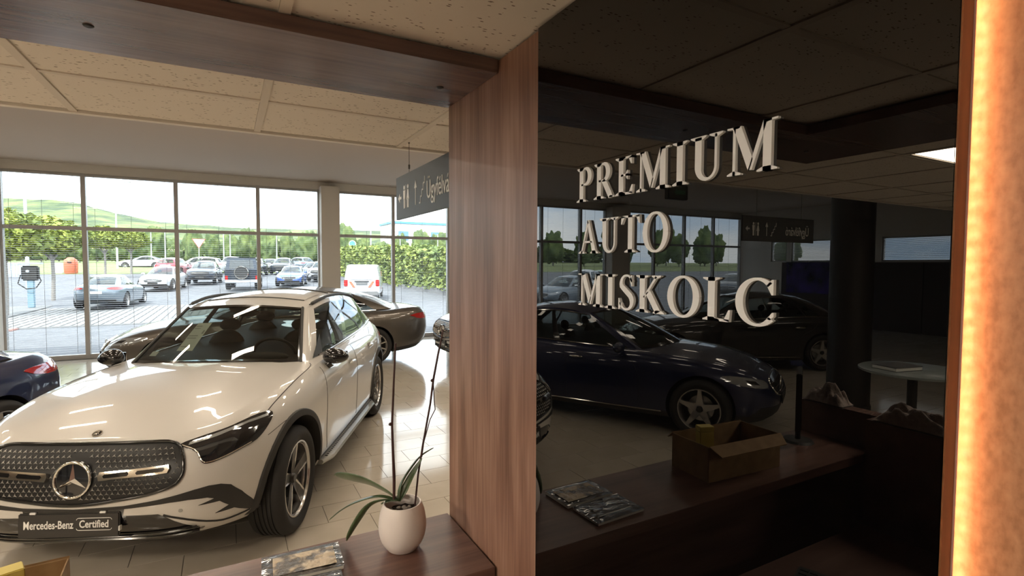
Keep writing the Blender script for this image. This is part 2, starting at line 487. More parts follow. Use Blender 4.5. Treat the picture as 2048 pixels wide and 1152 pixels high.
# left wall: dark panelling below, pale band with windows above
WL = [(11.25, 11.85), (9.5, 11.1), (6.6, 8.3), (4.2, 5.9)]
m = MB()
m.box(XL - 0.2, XL, YB, YF, 0, 2.02).box(XL - 0.2, XL, YB, YF, 2.75, ZH)
_ys = [YB] + [v for w in sorted(WL) for v in w] + [YF]
for a, b in zip(_ys[0::2], _ys[1::2]): m.box(XL - 0.2, XL, a, b, 2.02, 2.75)
wall_left = struct(m.build('wall_left', 'ceiling_white'))
for a, b in zip([YB, 0.5, 3, 5, 7.2, 9.0], [0.5, 3, 5, 7.2, 9.0, 11.4]):
    bev_box('wall_panel', XL, XL + 0.04, a + 0.006, b - 0.006, 0.0, 2.0, 'panel_brown', wall_left, 0.004)
for k, (a, b) in enumerate(WL):
    w = struct(empty(f'window_{k + 20}', (0, 0, 0)))
    m = MB(); m.box(XL - 0.12, XL - 0.04, a, a + 0.05, 2.02, 2.75).box(XL - 0.12, XL - 0.04, b - 0.05, b, 2.02, 2.75).box(XL - 0.12, XL - 0.04, a, b, 2.02, 2.07).box(XL - 0.12, XL - 0.04, a, b, 2.70, 2.75)
    m.build('window_frame', 'frame_grey', w)
    MB().box(XL - 0.082, XL - 0.078, a + 0.05, b - 0.05, 2.07, 2.70).build('pane', 'window_glass', w)
    m = MB()
    for i in range(24): z = 2.09 + i * 0.026; m.add([(XL - 0.03, a + .05, z), (XL - 0.03, b - .05, z), (XL - 0.012, b - .05, z + .013), (XL - 0.012, a + .05, z + .013)], [(0, 1, 2, 3)])
    tag(m.build('blind_slats', 'blind', w, fix=False), kind='stuff')

# glass facade
MULL = [-15.5, -14.1, -12.65, -11.25, -9.92]
COLS = [(-9.92, -9.2), (-4.05, -3.68), (1.93, 2.34), (7.7, 8.1)]
BAYS = [(-15.55, -14.1), (-14.1, -12.65), (-12.65, -11.25), (-11.25, -9.92), (-9.2, -8.24), (-8.24, -6.84), (-6.84, -5.45), (-5.45, -4.05),
        (-3.68, -2.45), (-2.45, -0.92), (-0.92, 0.63), (0.63, 1.93), (2.34, 3.70), (3.70, 5.19), (5.19, 6.45), (6.45, 7.7), (8.1, 8.98)]
for k, (a, b) in enumerate(COLS):
    o = bev_box(f'trim_{k + 1}', a, b, YF - 0.38, YF + 0.06, 0, 3.70, 'wall_beige', None, 0.01); struct(o)
ZT = 2.575
_slat_cache = {}
for k, (a, b) in enumerate(BAYS):
    w = struct(empty(f'window_{k + 1}', (0, 0, 0)))
    m = MB(); f = 0.038
    m.box(a, a + f, YF - 0.06, YF + 0.05, 0.0, 3.64).box(b - f, b, YF - 0.06, YF + 0.05, 0.0, 3.64)
    m.box(a + f, b - f, YF - 0.05, YF + 0.05, 0.0, 0.09).box(a + f, b - f, YF - 0.05, YF + 0.05, 3.59, 3.64)
    m.build('window_frame', 'frame_grey', w)
    bev_box('transom', a + f, b - f, YF - 0.055, YF + 0.05, ZT - 0.035, ZT + 0.035, 'frame_grey', w, 0.006)
    MB().box(a + f, b - f, YF - 0.006, YF + 0.006, 0.09, ZT - 0.035).build('pane', 'window_glass', w)
    MB().box(a + f, b - f, YF - 0.006, YF + 0.006, ZT + 0.035, 3.59).build('pane', 'window_glass', w)
    m = MB()
    tilt = 0.0035
    z = 0.16
    while z < 3.58:
        if not (ZT - 0.05 < z < ZT + 0.05):
            m.add([(a + f + .01, YF - 0.10, z), (b - f - .01, YF - 0.10, z), (b - f - .01, YF - 0.082, z + tilt), (a + f + .01, YF - 0.082, z + tilt)], [(0, 1, 2, 3)])
        z += 0.042
    tag(m.build('blind_slats', 'blind', w, fix=False), kind='stuff')
    for t in (0.12, 0.5, 0.88):
        x = a + (b - a) * t
        MB().tube([(x, YF - 0.105, 0.15), (x, YF - 0.105, 3.6)], 0.0028, 5).build('blind_cord', 'cord', w)

# low ceiling over the reception with 60 cm mineral tiles on a T-grid
CX0, CX1 = -6.425, 2.5
gx = [0.12 + 0.595 * k for k in range(-11, 5)]
gy = [1.975 - 0.6 * k for k in range(0, 9)]
low = MB().box(CX0, CX1, YB, YE, ZC + 0.03, ZC + 0.08)
low.box(CX0, CX1, YE - 0.03, YE, ZC - 0.005, ZH).box(CX0, CX0 + 0.03, YB, YE - .03, ZC - 0.005, ZH).box(CX1 - 0.03, CX1, YB, YE - .03, ZC - 0.005, ZH)
ceil = struct(low.build('ceiling_reception', 'ceiling_white'))
for x in gx:
    if CX0 < x < CX1: MB().box(x - 0.012, x + 0.012, YB, YE - 0.03, ZC - 0.001, ZC + 0.03).build('grid_bar', 'grid_bar', ceil)
for y in gy:
    if y > YB: MB().box(CX0 + 0.03, CX1 - 0.03, y - 0.0105, y + 0.0105, ZC, ZC + 0.028).build('grid_bar', 'grid_bar', ceil)
PANEL_CELLS = [(-2.26, 0.775), (-2.26, -1.625), (-4.64, 0.775), (-4.64, -1.625)]
tile_src = {}
_gx = [CX0 + 0.03] + [x for x in gx if CX0 < x < CX1 - .05] + [CX1 - 0.03]
_gy = sorted([YB] + [y for y in gy if y > YB] + [YE - 0.03])
for i in range(len(_gx) - 1):
    for j in range(len(_gy) - 1):
        x0, x1, y0, y1 = _gx[i], _gx[i + 1], _gy[j], _gy[j + 1]
        if any(abs(x0 - px) < 0.05 and abs(y0 - py) < 0.05 for px, py in PANEL_CELLS): continue
        key = (round(x1 - x0, 3), round(y1 - y0, 3))
        if key in tile_src: o = tile_src[key].copy(); link(o, ceil)
        else:
            o = MB().box(0.0125, key[0] - 0.0125, 0.011, key[1] - 0.011, 0.004, 0.022).build('ceiling_tile', 'ceiling_tile', ceil); tile_src[key] = o
        o.location = (x0, y0, ZC)

# ------------------------------------------------------------------ ceiling lamps
def area(name, parent, loc, sx, sy, energy, col):
    d = bpy.data.lights.new(name, 'AREA'); d.shape = 'RECTANGLE'; d.size = sx; d.size_y = sy; d.energy = energy; d.color = col
    o = bpy.data.objects.new(name, d); link(o, parent); o.location = loc
    return o
WARM = (1.0, 0.86, 0.68)
WHERE = {(-2.26, 0.775): 'square flush ceiling lamp nearest the reception canopy corner', (-2.26, -1.625): 'square flush ceiling lamp behind the reception desk',
         (-4.64, 0.775): 'square flush ceiling lamp farther left of the canopy corner', (-4.64, -1.625): 'square flush ceiling lamp in the far back corner of the tile ceiling'}
for px, py in PANEL_CELLS:
    t = empty('ceiling_lamp', (px + 0.2975, py + 0.3, ZC + 0.004))
    tag(t, WHERE[(px, py)], 'lamp', 'square lamps in the tile ceiling')
    m = MB(); a, b = 0.285, 0.287
    m.box(-a, a, -b, -b + .02, -0.002, 0.014).box(-a, a, b - .02, b, -0.002, 0.014).box(-a, -a + .02, -b + .02, b - .02, -0.002, 0.014).box(a - .02, a, -b + .02, b - .02, -0.002, 0.014)
    m.build('lamp_frame', 'grid_bar', t)
    MB().box(-a + .02, a - .02, -b + .02, b - .02, 0.006, 0.014).build('diffuser', 'lamp_glow', t)
    area('lamp_light', t, (0, 0, 0.002), 0.52, 0.52, 31, WARM)
lamp0 = None
for j, y in enumerate((3.5, 5.1, 6.7, 8.2)):
    for i, x in enumerate((-8.2, -6.2, -4.2, -2.2, -0.2, 1.8, 3.8, 5.8)):
        if lamp0 is None:
            t = empty('linear_lamp', (x, y, ZH))
            bev_box('lamp_housing', -0.34, 0.34, -0.085, 0.085, -0.05, 0.0, 'ceiling_white', t, 0.005)
            MB().box(-0.32, 0.32, -0.07, 0.07, -0.053, -0.049).build('diffuser', 'lamp_glow', t)
            area('lamp_light', t, (0, 0, -0.056), 0.64, 0.14, 5.6, WARM)
            lamp0 = t
        else:
            t = copy_tree(lamp0); t.location = (x, y, ZH)
        tag(t, 'short warm white lamp on the showroom ceiling, one of the even rows', 'lamp', 'linear lamps on the showroom ceiling')

# ================================================================== RECEPTION
# pillar clad in brown veneer
t = empty('wood_pillar', (0.9, 1.3, 0))
tag(t, 'tall brown wood veneer pillar left of the black glass panel', 'pillar')
o = bev_box('pillar_body', XP, 1.25, PY1 + 0.001, PIL, 0.0, ZC - 0.004, 'wood_pillar', None, 0.0015); o.parent = t; o.matrix_parent_inverse = Matrix.Translation((-0.9, -1.3, 0))

# sign panel: board, black glass, raised letters
sign = empty('sign_panel', (XP, 0.65, 0))
tag(sign, 'glossy black glass wall panel with raised white serif lettering', 'sign')
SI = Matrix.Translation((-XP, -0.65, 0))
def child(o, p, inv): o.parent = p; o.matrix_parent_inverse = inv; return o
child(bev_box('backing_board', XP + 0.0002, XP + 0.026, PY0 + 0.0015, PY1, 0.05, ZC - 0.004, 'wood_edge', None, 0.001), sign, SI)
child(bev_box('glass_sheet', XP - 0.006, XP, PY0, PY1 - 0.001, 0.05, ZC - 0.004, 'black_glass', None, 0.0008), sign, SI)

# wall behind with figured veneer, led tape hidden behind the panel edge
t = struct(MB().box(0.70, 1.25, -1.6, PY1, 0.0, ZC - 0.004).build('wall_reception', 'wood_edge'))
v = bev_box('veneer_sheet', 0.6835, 0.70, -1.6, PY1, 0.0, ZC - 0.004, 'wood_veneer', t, 0.001)
led = empty('led_strip', (0.668, PY0, 0.2)); tag(led, 'warm orange led tape glowing behind the right edge of the black panel', 'light strip')
LI = Matrix.Translation((-0.668, -PY0, -0.2))
child(MB().box(0.6682, 0.6695, PY0 + 0.0003, PY0 + 0.016, 0.2, ZC - 0.02).build('tape', 'led_tape'), led, LI)
_c0 = None
for k in range(int((ZC - 0.03 - 0.98) / 0.0167)):
    z = 0.98 + k * 0.0167
    if _c0 is None:
        _c0 = MB().box(-0.0008, 0.0016, -0.0024, 0.0024, -0.0022, 0.0022).build('led_chip', 'led_chip'); o = _c0
    else: o = _c0.copy(); link(o)
    o.location = (0.6705, PY0 + 0.0042, z); child(o, led, LI)

# canopy board under the ceiling, turning the corner
can = empty('canopy_board', (-0.3, 1.43, ZB)); tag(can, 'dark brown wooden canopy board under the ceiling above the counter', 'canopy')
CI = Matrix.Translation((0.3, -1.43, -ZB))
child(bev_box('front_board', -1.28, XP - 0.001, BEAM0, PIL, ZB, ZC - 0.003, 'wood_beam', None, 0.001), can, CI)
child(bev_box('side_board', -1.28, -0.72, -1.6, BEAM0 - 0.0005, ZB, ZC - 0.003, 'wood_beam', None, 0.001), can, CI)
for x in (-0.251, 0.546, -1.0):  # small recessed downlights of the canopy, drawn as unlit black caps
    child(MB().lathe([(0.0, -0.003), (0.008, -0.003), (0.0105, 0.0), (0.0105, 0.002)], 16, c=(x, 1.436, ZB)).build('downlight_cap', 'plastic_black', smooth=40), can, CI)

# counter
cnt = empty('reception_counter', (-0.3, 1.43, 0)); tag(cnt, 'brown wooden reception counter carrying the orchid pot', 'counter')
CI = Matrix.Translation((0.3, -1.43, 0))
child(bev_box('counter_top', -1.28, XP - 0.007, BEAM0, PIL, ZD - 0.038, ZD, 'wood_top', None, 0.0015), cnt, CI)
child(bev_box('front_panel', -1.28, XP - 0.007, PIL - 0.09, PIL - 0.05, 0.0, ZD - 0.0385, 'wood_beam', None, 0.0015), cnt, CI)
sw = empty('reception_side_wall', (-1.28, 1.0, 0)); tag(sw, 'dark brown side wall of the reception with fleece blankets on top', 'counter')
WI = Matrix.Translation((1.28, -1.0, 0))
child(bev_box('side_panel', -1.29, -1.20, -1.6, BEAM0 - 0.001, 0.0, 1.22, 'wood_beam', None, 0.0015), sw, WI)
child(bev_box('end_panel', -1.37, -1.2905, BEAM0 - 0.2, PIL, 0.0, 1.22, 'wood_beam', None, 0.0015), sw, WI)
dk = empty('low_desk', (-0.3, 0.93, 0)); tag(dk, 'low dark wooden work desk behind the reception counter', 'desk')
DI = Matrix.Translation((0.3, -0.93, 0))
child(bev_box('desk_top', -1.195, 0.60, 0.62, BEAM0 - 0.002, 0.715, 0.75, 'wood_beam', None, 0.0015), dk, DI)
for x in (-1.19, 0.56): child(bev_box('leg', x, x + 0.035, 0.64, BEAM0 - 0.03, 0.0, 0.7145, 'wood_beam', None, 0.0015), dk, DI)

# ------------------------------------------------------------------ raised serif letters
def band(path, widths):
    """closed polygon pieces of a stroke with varying width"""
    P = [Vector((p[0], p[1])) for p in path]; L, Rr = [], []
    for i, p in enumerate(P):
        d = (P[min(i + 1, len(P) - 1)] - P[max(i - 1, 0)]).normalized(); n = Vector((-d.y, d.x))
        L.append(p + n * widths[i] / 2); Rr.append(p - n * widths[i] / 2)
    return [[L[i], L[i + 1], Rr[i + 1], Rr[i]] for i in range(len(P) - 1)]
def rect(x0, x1, y0, y1): return [[(x0, y0), (x1, y0), (x1, y1), (x0, y1)]]
def serif(xc, y, w, up, th=0.045, stem=0.16):
    """bracketed serif slab; up = +1 at a foot, -1 at the top"""
    s = up
    return [[(xc - w / 2, y), (xc + w / 2, y), (xc + w / 2, y + s * th * .7), (xc + stem / 2, y + s * th * 1.9), (xc - stem / 2, y + s * th * 1.9), (xc - w / 2, y + s * th * .7)]]
def arc(cx, cy, rx, ry, a0, a1, n): return [(cx + rx * math.cos(R(a0 + (a1 - a0) * i / n)), cy + ry * math.sin(R(a0 + (a1 - a0) * i / n))) for i in range(n + 1)]
TK, TN = 0.165, 0.058
def ring(cx, cy, rx, ry, a0=0, a1=360, n=40):
    pts = arc(cx, cy, rx, ry, a0, a1, n)
    ws = [TN + (TK - TN) * abs(math.cos(R(a0 + (a1 - a0) * i / n))) ** 1.5 for i in range(n + 1)]
    return band(pts, ws)
def g_I(): return 0.40, rect(0.2 - TK / 2, 0.2 + TK / 2, 0, 1) + serif(0.2, 0, .40, 1) + serif(0.2, 1, .40, -1)
def g_P():
    p = rect(0.12, 0.12 + TK, 0, 1) + serif(0.2, 0, .42, 1) + serif(0.16, 1, .30, -1)
    path = [(0.2, 0.97), (0.36, 0.97)] + arc(0.36, 0.735, 0.20, 0.235, 90, -90, 16) + [(0.2, 0.50)]
    ws = [TN, TN] + [TN + (TK - TN) * math.sin(math.pi * i / 16) for i in range(17)] + [TN]
    return 0.66, p + band(path, ws)
def g_R():
    w, p = g_P()
    return 0.76, p + band([(0.36, 0.51), (0.45, 0.40), (0.66, 0.03), (0.74, 0.025)], [0.12, TK, TK, 0.05]) + [[(0.60, 0), (0.80, 0), (0.80, .035), (0.64, .06)]]
def g_E():
    p = rect(0.12, 0.12 + TK, 0, 1) + serif(0.18, 0, .36, 1) + serif(0.18, 1, .36, -1) + rect(0.2, 0.60, 0, TN) + rect(0.2, 0.58, 1 - TN, 1) + rect(0.2, 0.44, 0.49, 0.49 + TN)
    p += [[(0.58, 1), (0.58, 0.79), (0.545, 0.79), (0.47, 0.95)], [(0.62, 0.24), (0.585, 0.24), (0.48, 0.04), (0.60, 0.0)], [(0.44, 0.64), (0.44, 0.40), (0.415, 0.40), (0.36, 0.49), (0.36, .55), (0.415, 0.64)]]
    return 0.64, p
def g_M():
    p = rect(0.13, 0.13 + TN, 0, 1) + serif(0.16, 0, .30, 1, stem=.06) + [[(0.0, 1), (0.0, .965), (0.10, .955), (0.26, 0.955), (0.30, 1)]]
    p += [[(0.13, 1), (0.30, 1), (0.56, 0.27), (0.49, 0.06), (0.46, 0.06)]] + [[(0.46, 0.06), (0.54, 0.06), (0.84, 1), (0.76, 1)]]
    p += rect(0.76, 0.76 + TK, 0, 1) + serif(0.84, 0, .40, 1) + [[(0.76, 1), (1.04, 1), (1.04, .965), (0.76, .94)]]
    return 1.04, p
def g_U():
    path = [(0.20, 0.98), (0.20, 0.34)] + arc(0.415, 0.30, 0.215, 0.265, 180, 360, 18) + [(0.63, 0.98)]
    ws = [TK, TK] + [TK + (TN - TK) * min(1, i / 10) for i in range(19)] + [TN]
    return 0.80, band(path, ws) + serif(0.20, 1, .40, -1) + serif(0.63, 1, .32, -1, stem=.06)
def g_A():
    p = [[(0.08, 0), (0.14, 0), (0.44, 0.94), (0.38, 1.0)]] + [[(0.36, 1.0), (0.46, 1.0), (0.80, 0), (0.62, 0)]] + rect(0.22, 0.60, 0.32, 0.32 + TN)
    return 0.86, p + serif(0.11, 0, .28, 1, stem=.06) + serif(0.71, 0, .36, 1)
def g_T():
    p = rect(0.36 - TK / 2, 0.36 + TK / 2, 0, 1) + serif(0.36, 0, .42, 1) + rect(0.02, 0.70, 1 - TN, 1)
    return 0.72, p + [[(0.02, 1), (0.0, 0.77), (0.035, 0.77), (0.13, 0.945), (0.2, 0.96)], [(0.70, 1), (0.72, 0.77), (0.685, 0.77), (0.59, 0.945), (0.52, 0.96)]]
def g_O(): return 0.88, ring(0.44, 0.5, 0.35, 0.49)
def g_C():
    p = ring(0.46, 0.5, 0.37, 0.49, 48, 318, 34)
    return 0.82, p + [[(0.74, 0.98), (0.775, 0.98), (0.775, 0.66), (0.74, 0.66), (0.64, 0.86)], [(0.79, 0.30), (0.755, 0.30), (0.66, 0.16), (0.72, 0.14), (0.79, 0.22)]]
def g_S():
    path = [(0.50, 0.80)] + arc(0.31, 0.755, 0.19, 0.225, 40, 200, 12) + [(0.20, 0.62), (0.32, 0.52), (0.44, 0.42)] + arc(0.30, 0.25, 0.20, 0.23, 30, -160, 14) + [(0.07, 0.20)]
    n = len(path); ws = []
    for i in range(n):
        t = i / (n - 1); ws.append(TN + (TK * 0.95 - TN) * math.exp(-((t - .5) / .17) ** 2))
    return 0.56, band(path, ws) + [[(0.47, 0.99), (0.50, 0.99), (0.51, 0.68), (0.48, 0.68), (0.42, 0.86)], [(0.06, 0.01), (0.03, 0.01), (0.03, 0.33), (0.06, 0.33), (0.13, 0.13)]]
def g_K():
    p = rect(0.12, 0.12 + TK, 0, 1) + serif(0.2, 0, .40, 1) + serif(0.2, 1, .40, -1)
    p += band([(0.26, 0.40), (0.64, 0.97)], [TN, TN]) + band([(0.38, 0.56), (0.70, 0.03)], [TK, TK]) + serif(0.64, 1, .28, -1, stem=.07) + serif(0.72, 0, .34, 1)
    return 0.88, p
def g_L():
    p = rect(0.12, 0.12 + TK, 0, 1) + serif(0.2, 0, .40, 1) + serif(0.2, 1, .40, -1) + rect(0.2, 0.62, 0, TN) + [[(0.64, 0.27), (0.605, 0.27), (0.50, 0.04), (0.62, 0.0)]]
    return 0.66, p
GLY = dict(P=g_P, R=g_R, E=g_E, M=g_M, I=g_I, U=g_U, A=g_A, T=g_T, O=g_O, S=g_S, K=g_K, L=g_L, C=g_C)
def word(txt, ystart, yend, z, h, ordinal):
    gl = [GLY[c]() for c in txt]
    tot = sum(g[0] for g in gl); avail = (ystart - yend) / h
    gap = 0.10 if len(txt) > 1 else 0
    sx = (avail - gap * (len(txt) - 1)) / tot
    u = 0.0
    for i, (c, (w, polys)) in enumerate(zip(txt, gl)):
        m = MB(); x0 = XP - 0.0062
        for pl in polys:
            p3 = [(x0, ystart - (u + q[0] * sx) * h, z + q[1] * h) for q in pl]
            m.prism(p3, (-0.0055, 0, 0))
        o = m.build('letter', 'letter_white', None, fix=False)
        bm = bmesh.new(); bm.from_mesh(o.data); bmesh.ops.recalc_face_normals(bm, faces=bm.faces); bm.to_mesh(o.data); bm.free()
        child(o, sign, SI); o['label'] = f'raised white letter {c} in the word {txt}'
        u += w * sx + gap
word('PREMIUM', 0.880, 0.437, 2.026, 0.0675, 0)
word('AUTO', 0.870, 0.626, 1.922, 0.066, 1)
word('MISKOLC', 0.872, 0.434, 1.818, 0.064, 2)

# ------------------------------------------------------------------ hanging signs
def icon_person(m, cx, z0, h, fem, ax):
    def q(u, w): return ax(cx + u, w)
    m.prism([q(0.010 * math.cos(R(a)), z0 + h * .90 + 0.010 * math.sin(R(a))) for a in range(0, 360, 30)], ax.d)
    if fem: m.prism([q(-.006, z0 + h * .78), q(.006, z0 + h * .78), q(.017, z0 + h * .35), q(-.017, z0 + h * .35)], ax.d)
    else: m.prism([q(-.014, z0 + h * .78), q(.014, z0 + h * .78), q(.012, z0 + h * .40), q(-.012, z0 + h * .40)], ax.d)
    m.prism([q(-.009, z0), q(-.001, z0), q(-.001, z0 + h * .42), q(-.009, z0 + h * .42)], ax.d)
    m.prism([q(.001, z0), q(.009, z0), q(.009, z0 + h * .42), q(.001, z0 + h * .42)], ax.d)
class Ax:
    def __init__(s, f, d): s.f = f; s.d = d
    def __call__(s, u, w): return s.f(u, w)
def sign_graphics(ax, parent, inv, flip):
    """u runs left to right as read, from 0; w is height over the lower edge"""
    def part(fn):
        m = MB(); fn(m); child(m.build('pictogram', 'white_print', fix=True), parent, inv)
    part(lambda m: (m.prism([ax(.035, .098), ax(.060, .120), ax(.060, .104), ax(.085, .104), ax(.085, .092), ax(.060, .092), ax(.060, .076)], ax.d)))
    part(lambda m: icon_person(m, .130, .045, .105, False, ax))
    part(lambda m: m.prism([ax(.156, .045), ax(.159, .045), ax(.159, .15), ax(.156, .15)], ax.d))
    part(lambda m: icon_person(m, .185, .045, .105, True, ax))
    part(lambda m: (m.prism([ax(.288, .045), ax(.296, .045), ax(.296, .118), ax(.309, .118), ax(.292, .155), ax(.275, .118), ax(.288, .118)], ax.d)))
    def stairs(m):
        for k in range(4):
            u = .340 + k * .018; w = .045 + k * .026
            m.prism([ax(u, w), ax(u + .020, w), ax(u + .020, w + .007), ax(u, w + .007)], ax.d)
            m.prism([ax(u + .015, w), ax(u + .020, w), ax(u + .020, w + .030), ax(u + .015, w + .030)], ax.d)
    part(stairs)
    o = text_mesh('sign_text', 'Ügyfélváró', 0.105, 'white_print', None, width=0.70, align='LEFT')
    return o
# sign running away from the counter, partly behind the pillar
sg = empty('direction_sign', (0.72, 2.03, 2.11)); tag(sg, 'grey hanging direction sign with pictograms and the word Ügyfélváró beside the pillar', 'sign')
SGI = Matrix.Translation((-0.72, -2.03, -2.11))
child(bev_box('sign_board', 0.72, 0.732, 1.58, 2.485, 2.11, 2.31, 'sign_grey', None, 0.001), sg, SGI)
ax = Ax(lambda u, w: (0.7198, 2.485 - u, 2.11 + w), (-0.0006, 0, 0))
o = sign_graphics(ax, sg, SGI, False)
o.matrix_world = Matrix.Translation((0.7196, 2.485 - 0.435, 2.11 + 0.088)) @ Matrix(((0, 0, -1, 0), (-1, 0, 0, 0), (0, 1, 0, 0), (0, 0, 0, 1)))
_mw = o.matrix_world.copy(); child(o, sg, SGI)
for y in (2.30, 1.81):
    w_ = MB().tube([(0.726, y, 2.31), (0.726, y, ZC)], 0.0012, 6)
    child(w_.build('wire', 'wire'), sg, SGI)
    child(MB().tube([(0.726, y, 2.326), (0.726, y, 2.345)], 0.0045, 8).build('wire_clamp', 'wire'), sg, SGI)
    child(MB().tube([(0.726, y, ZC - 0.006), (0.726, y, ZC)], 0.004, 8).build('ceiling_hook', 'wire'), sg, SGI)
# sign parallel to the facade, seen only in the black glass
sg = empty('direction_sign', (-2.7, 2.72, 2.09)); tag(sg, 'grey hanging direction sign left of the canopy, reflected in the black glass', 'sign')
SGI = Matrix.Translation((2.7, -2.72, -2.09))
child(bev_box('sign_board', -3.17, -2.25, 2.72, 2.732, 2.09, 2.29, 'sign_grey', None, 0.001), sg, SGI)
ax = Ax(lambda u, w: (-2.25 - u, 2.7198, 2.09 + w), (0, -0.0006, 0))
o = sign_graphics(ax, sg, SGI, True)
o.matrix_world = Matrix.Translation((-3.10, 2.7194, 2.09 + 0.088)) @ Matrix(((1, 0, 0, 0), (0, 0, -1, 0), (0, 1, 0, 0), (0, 0, 0, 1)))
child(o, sg, SGI)
for x in (-3.0, -2.42):
    child(MB().tube([(x, 2.726, 2.29), (x, 2.726, ZH)], 0.0015, 6).build('wire', 'wire'), sg, SGI)
# small exit sign under the showroom ceiling
t = empty('exit_sign', (-2.86, 4.0, 2.58)); tag(t, 'small dark hanging exit light box seen under the word PREMIUM', 'exit sign')
bev_box('sign_box', -0.14, 0.14, -0.03, 0.03, 0.0, 0.15, 'plastic_black', t, 0.006)
MB().add([(-0.10, -0.031, 0.055), (0.02, -0.031, 0.055), (0.02, -0.031, 0.035), (0.06, -0.031, 0.075), (0.02, -0.031, 0.115), (0.02, -0.031, 0.095), (-0.10, -0.031, 0.095)], [(0, 1, 2, 3, 4, 5, 6)]).build('arrow', mat('exit_green', (0.03, 0.12, 0.07), 0.4), t)
MB().tube([(0, 0, 0.15), (0, 0, ZH - 2.58)], 0.008, 8).build('rod', 'plastic_black', t)

# ================================================================== CARS  (local: +x front, +y left, z up, origin on the ground mid-wheelbase)
SUV = dict(
    n_f=4.3, n_r=5.0, axle=1.444, r=0.37, tw=0.245, ty=0.80, arch=0.428,
    levels=[(0.0, 0.880, 2.14, -2.26), (0.08, 0.915, 2.21, -2.33), (0.22, 0.930, 2.265, -2.38), (0.40, 0.940, 2.285, -2.40), (0.58, 0.945, 2.285, -2.40), (0.72, 0.940, 2.275, -2.37),
            (0.82, 0.925, 2.255, -2.33), (0.90, 0.900, 2.225, -2.29), (0.955, 0.868, 2.185, -2.25), (1.0, 0.825, 2.13, -2.20)],
    zs=[(-2.40, 1.04), (-2.2, 1.10), (-1.6, 1.12), (-0.8, 1.10), (0.2, 1.075), (0.8, 1.05), (1.3, 1.015), (1.7, 0.975), (2.0, 0.925), (2.14, 0.890), (2.3, 0.86)],
    zb=[(-2.4, 0.34), (-1.9, 0.28), (-1.0, 0.27), (1.0, 0.27), (1.7, 0.29), (2.0, 0.315), (2.3, 0.335)],
    crown=[(-2.3, 0.03), (-1.5, 0.02), (0.5, 0.03), (1.0, 0.055), (1.6, 0.055), (2.2, 0.035)], dome=0.012,
    cowl=(0.93, 1.085), a_base=(0.66, 0.735, 1.058), head=(0.12, 0.560, 1.475), head_bow=0.14, roof_crown=[(0, 0.045), (0.3, 0.075), (0.8, 0.07), (1, 0.05)],
    rail=[(0.12, 0.560, 1.475), (-0.35, 0.585, 1.530), (-0.9, 0.580, 1.530), (-1.45, 0.560, 1.490), (-1.78, 0.535, 1.440)], rear_bow=0.12,
    belt=[(0.66, 0.735, 1.058), (0.1, 0.765, 1.075), (-0.6, 0.770, 1.092), (-1.3, 0.755, 1.110), (-2.02, 0.690, 1.135)],
    rear_base=(-2.17, 1.125), pillars=[(0.02, 0.075), (0.405, 0.455), (0.755, 0.775), (0.93, 1.0)], v0=0.045, v1=0.90)
SEDAN = dict(
    n_f=4.0, n_r=4.4, axle=1.432, r=0.34, tw=0.235, ty=0.80, arch=0.375,
    levels=[(0.0, 0.865, 2.10, -2.28), (0.10, 0.895, 2.17, -2.36), (0.28, 0.912, 2.215, -2.42), (0.46, 0.920, 2.225, -2.44), (0.62, 0.920, 2.215, -2.44), (0.75, 0.912, 2.19, -2.42),
            (0.85, 0.892, 2.15, -2.39), (0.92, 0.865, 2.10, -2.36), (0.965, 0.830, 2.05, -2.33), (1.0, 0.785, 1.98, -2.29)],
    zs=[(-2.44, 0.955), (-2.25, 1.005), (-1.7, 1.005), (-1.0, 0.985), (0.0, 0.955), (0.7, 0.93), (1.2, 0.895), (1.6, 0.845), (1.9, 0.775), (2.05, 0.725), (2.2, 0.70)],
    zb=[(-2.45, 0.30), (-1.9, 0.22), (-1.0, 0.20), (1.0, 0.20), (1.8, 0.20), (2.2, 0.22)],
    crown=[(-2.3, 0.03), (-1.5, 0.03), (0.5, 0.03), (1.0, 0.06), (1.6, 0.06), (2.2, 0.035)], dome=0.008,
    cowl=(0.98, 0.985), a_base=(0.66, 0.715, 0.935), head=(-0.06, 0.535, 1.345), head_bow=0.15, roof_crown=[(0, 0.04), (0.4, 0.06), (1, 0.045)],
    rail=[(-0.06, 0.535, 1.345), (-0.45, 0.560, 1.395), (-0.85, 0.550, 1.380), (-1.12, 0.525, 1.330)], rear_bow=0.15,
    belt=[(0.66, 0.715, 0.935), (0.1, 0.745, 0.955), (-0.6, 0.745, 0.980), (-1.2, 0.720, 1.000), (-1.80, 0.650, 1.010)],
    rear_base=(-2.02, 1.025), pillars=[(0.02, 0.05), (0.42, 0.455), (0.74, 0.755), (0.875, 1.0)], v0=0.045, v1=0.90)
def stretched(sp, k):
    q = dict(sp)
    q['levels'] = [(v, w, f * k, r * k) for v, w, f, r in sp['levels']]
    for key in ('zs', 'zb', 'crown'): q[key] = [(x * k, z) for x, z in sp[key]]
    q['axle'] = sp['axle'] * k
    q['cowl'] = (sp['cowl'][0] * k, sp['cowl'][1]); q['rear_base'] = (sp['rear_base'][0] * k, sp['rear_base'][1])
    for key in ('a_base', 'head'): q[key] = (sp[key][0] * k, sp[key][1], sp[key][2])
    for key in ('rail', 'belt'): q[key] = [(x * k, y, z) for x, y, z in sp[key]]
    return q

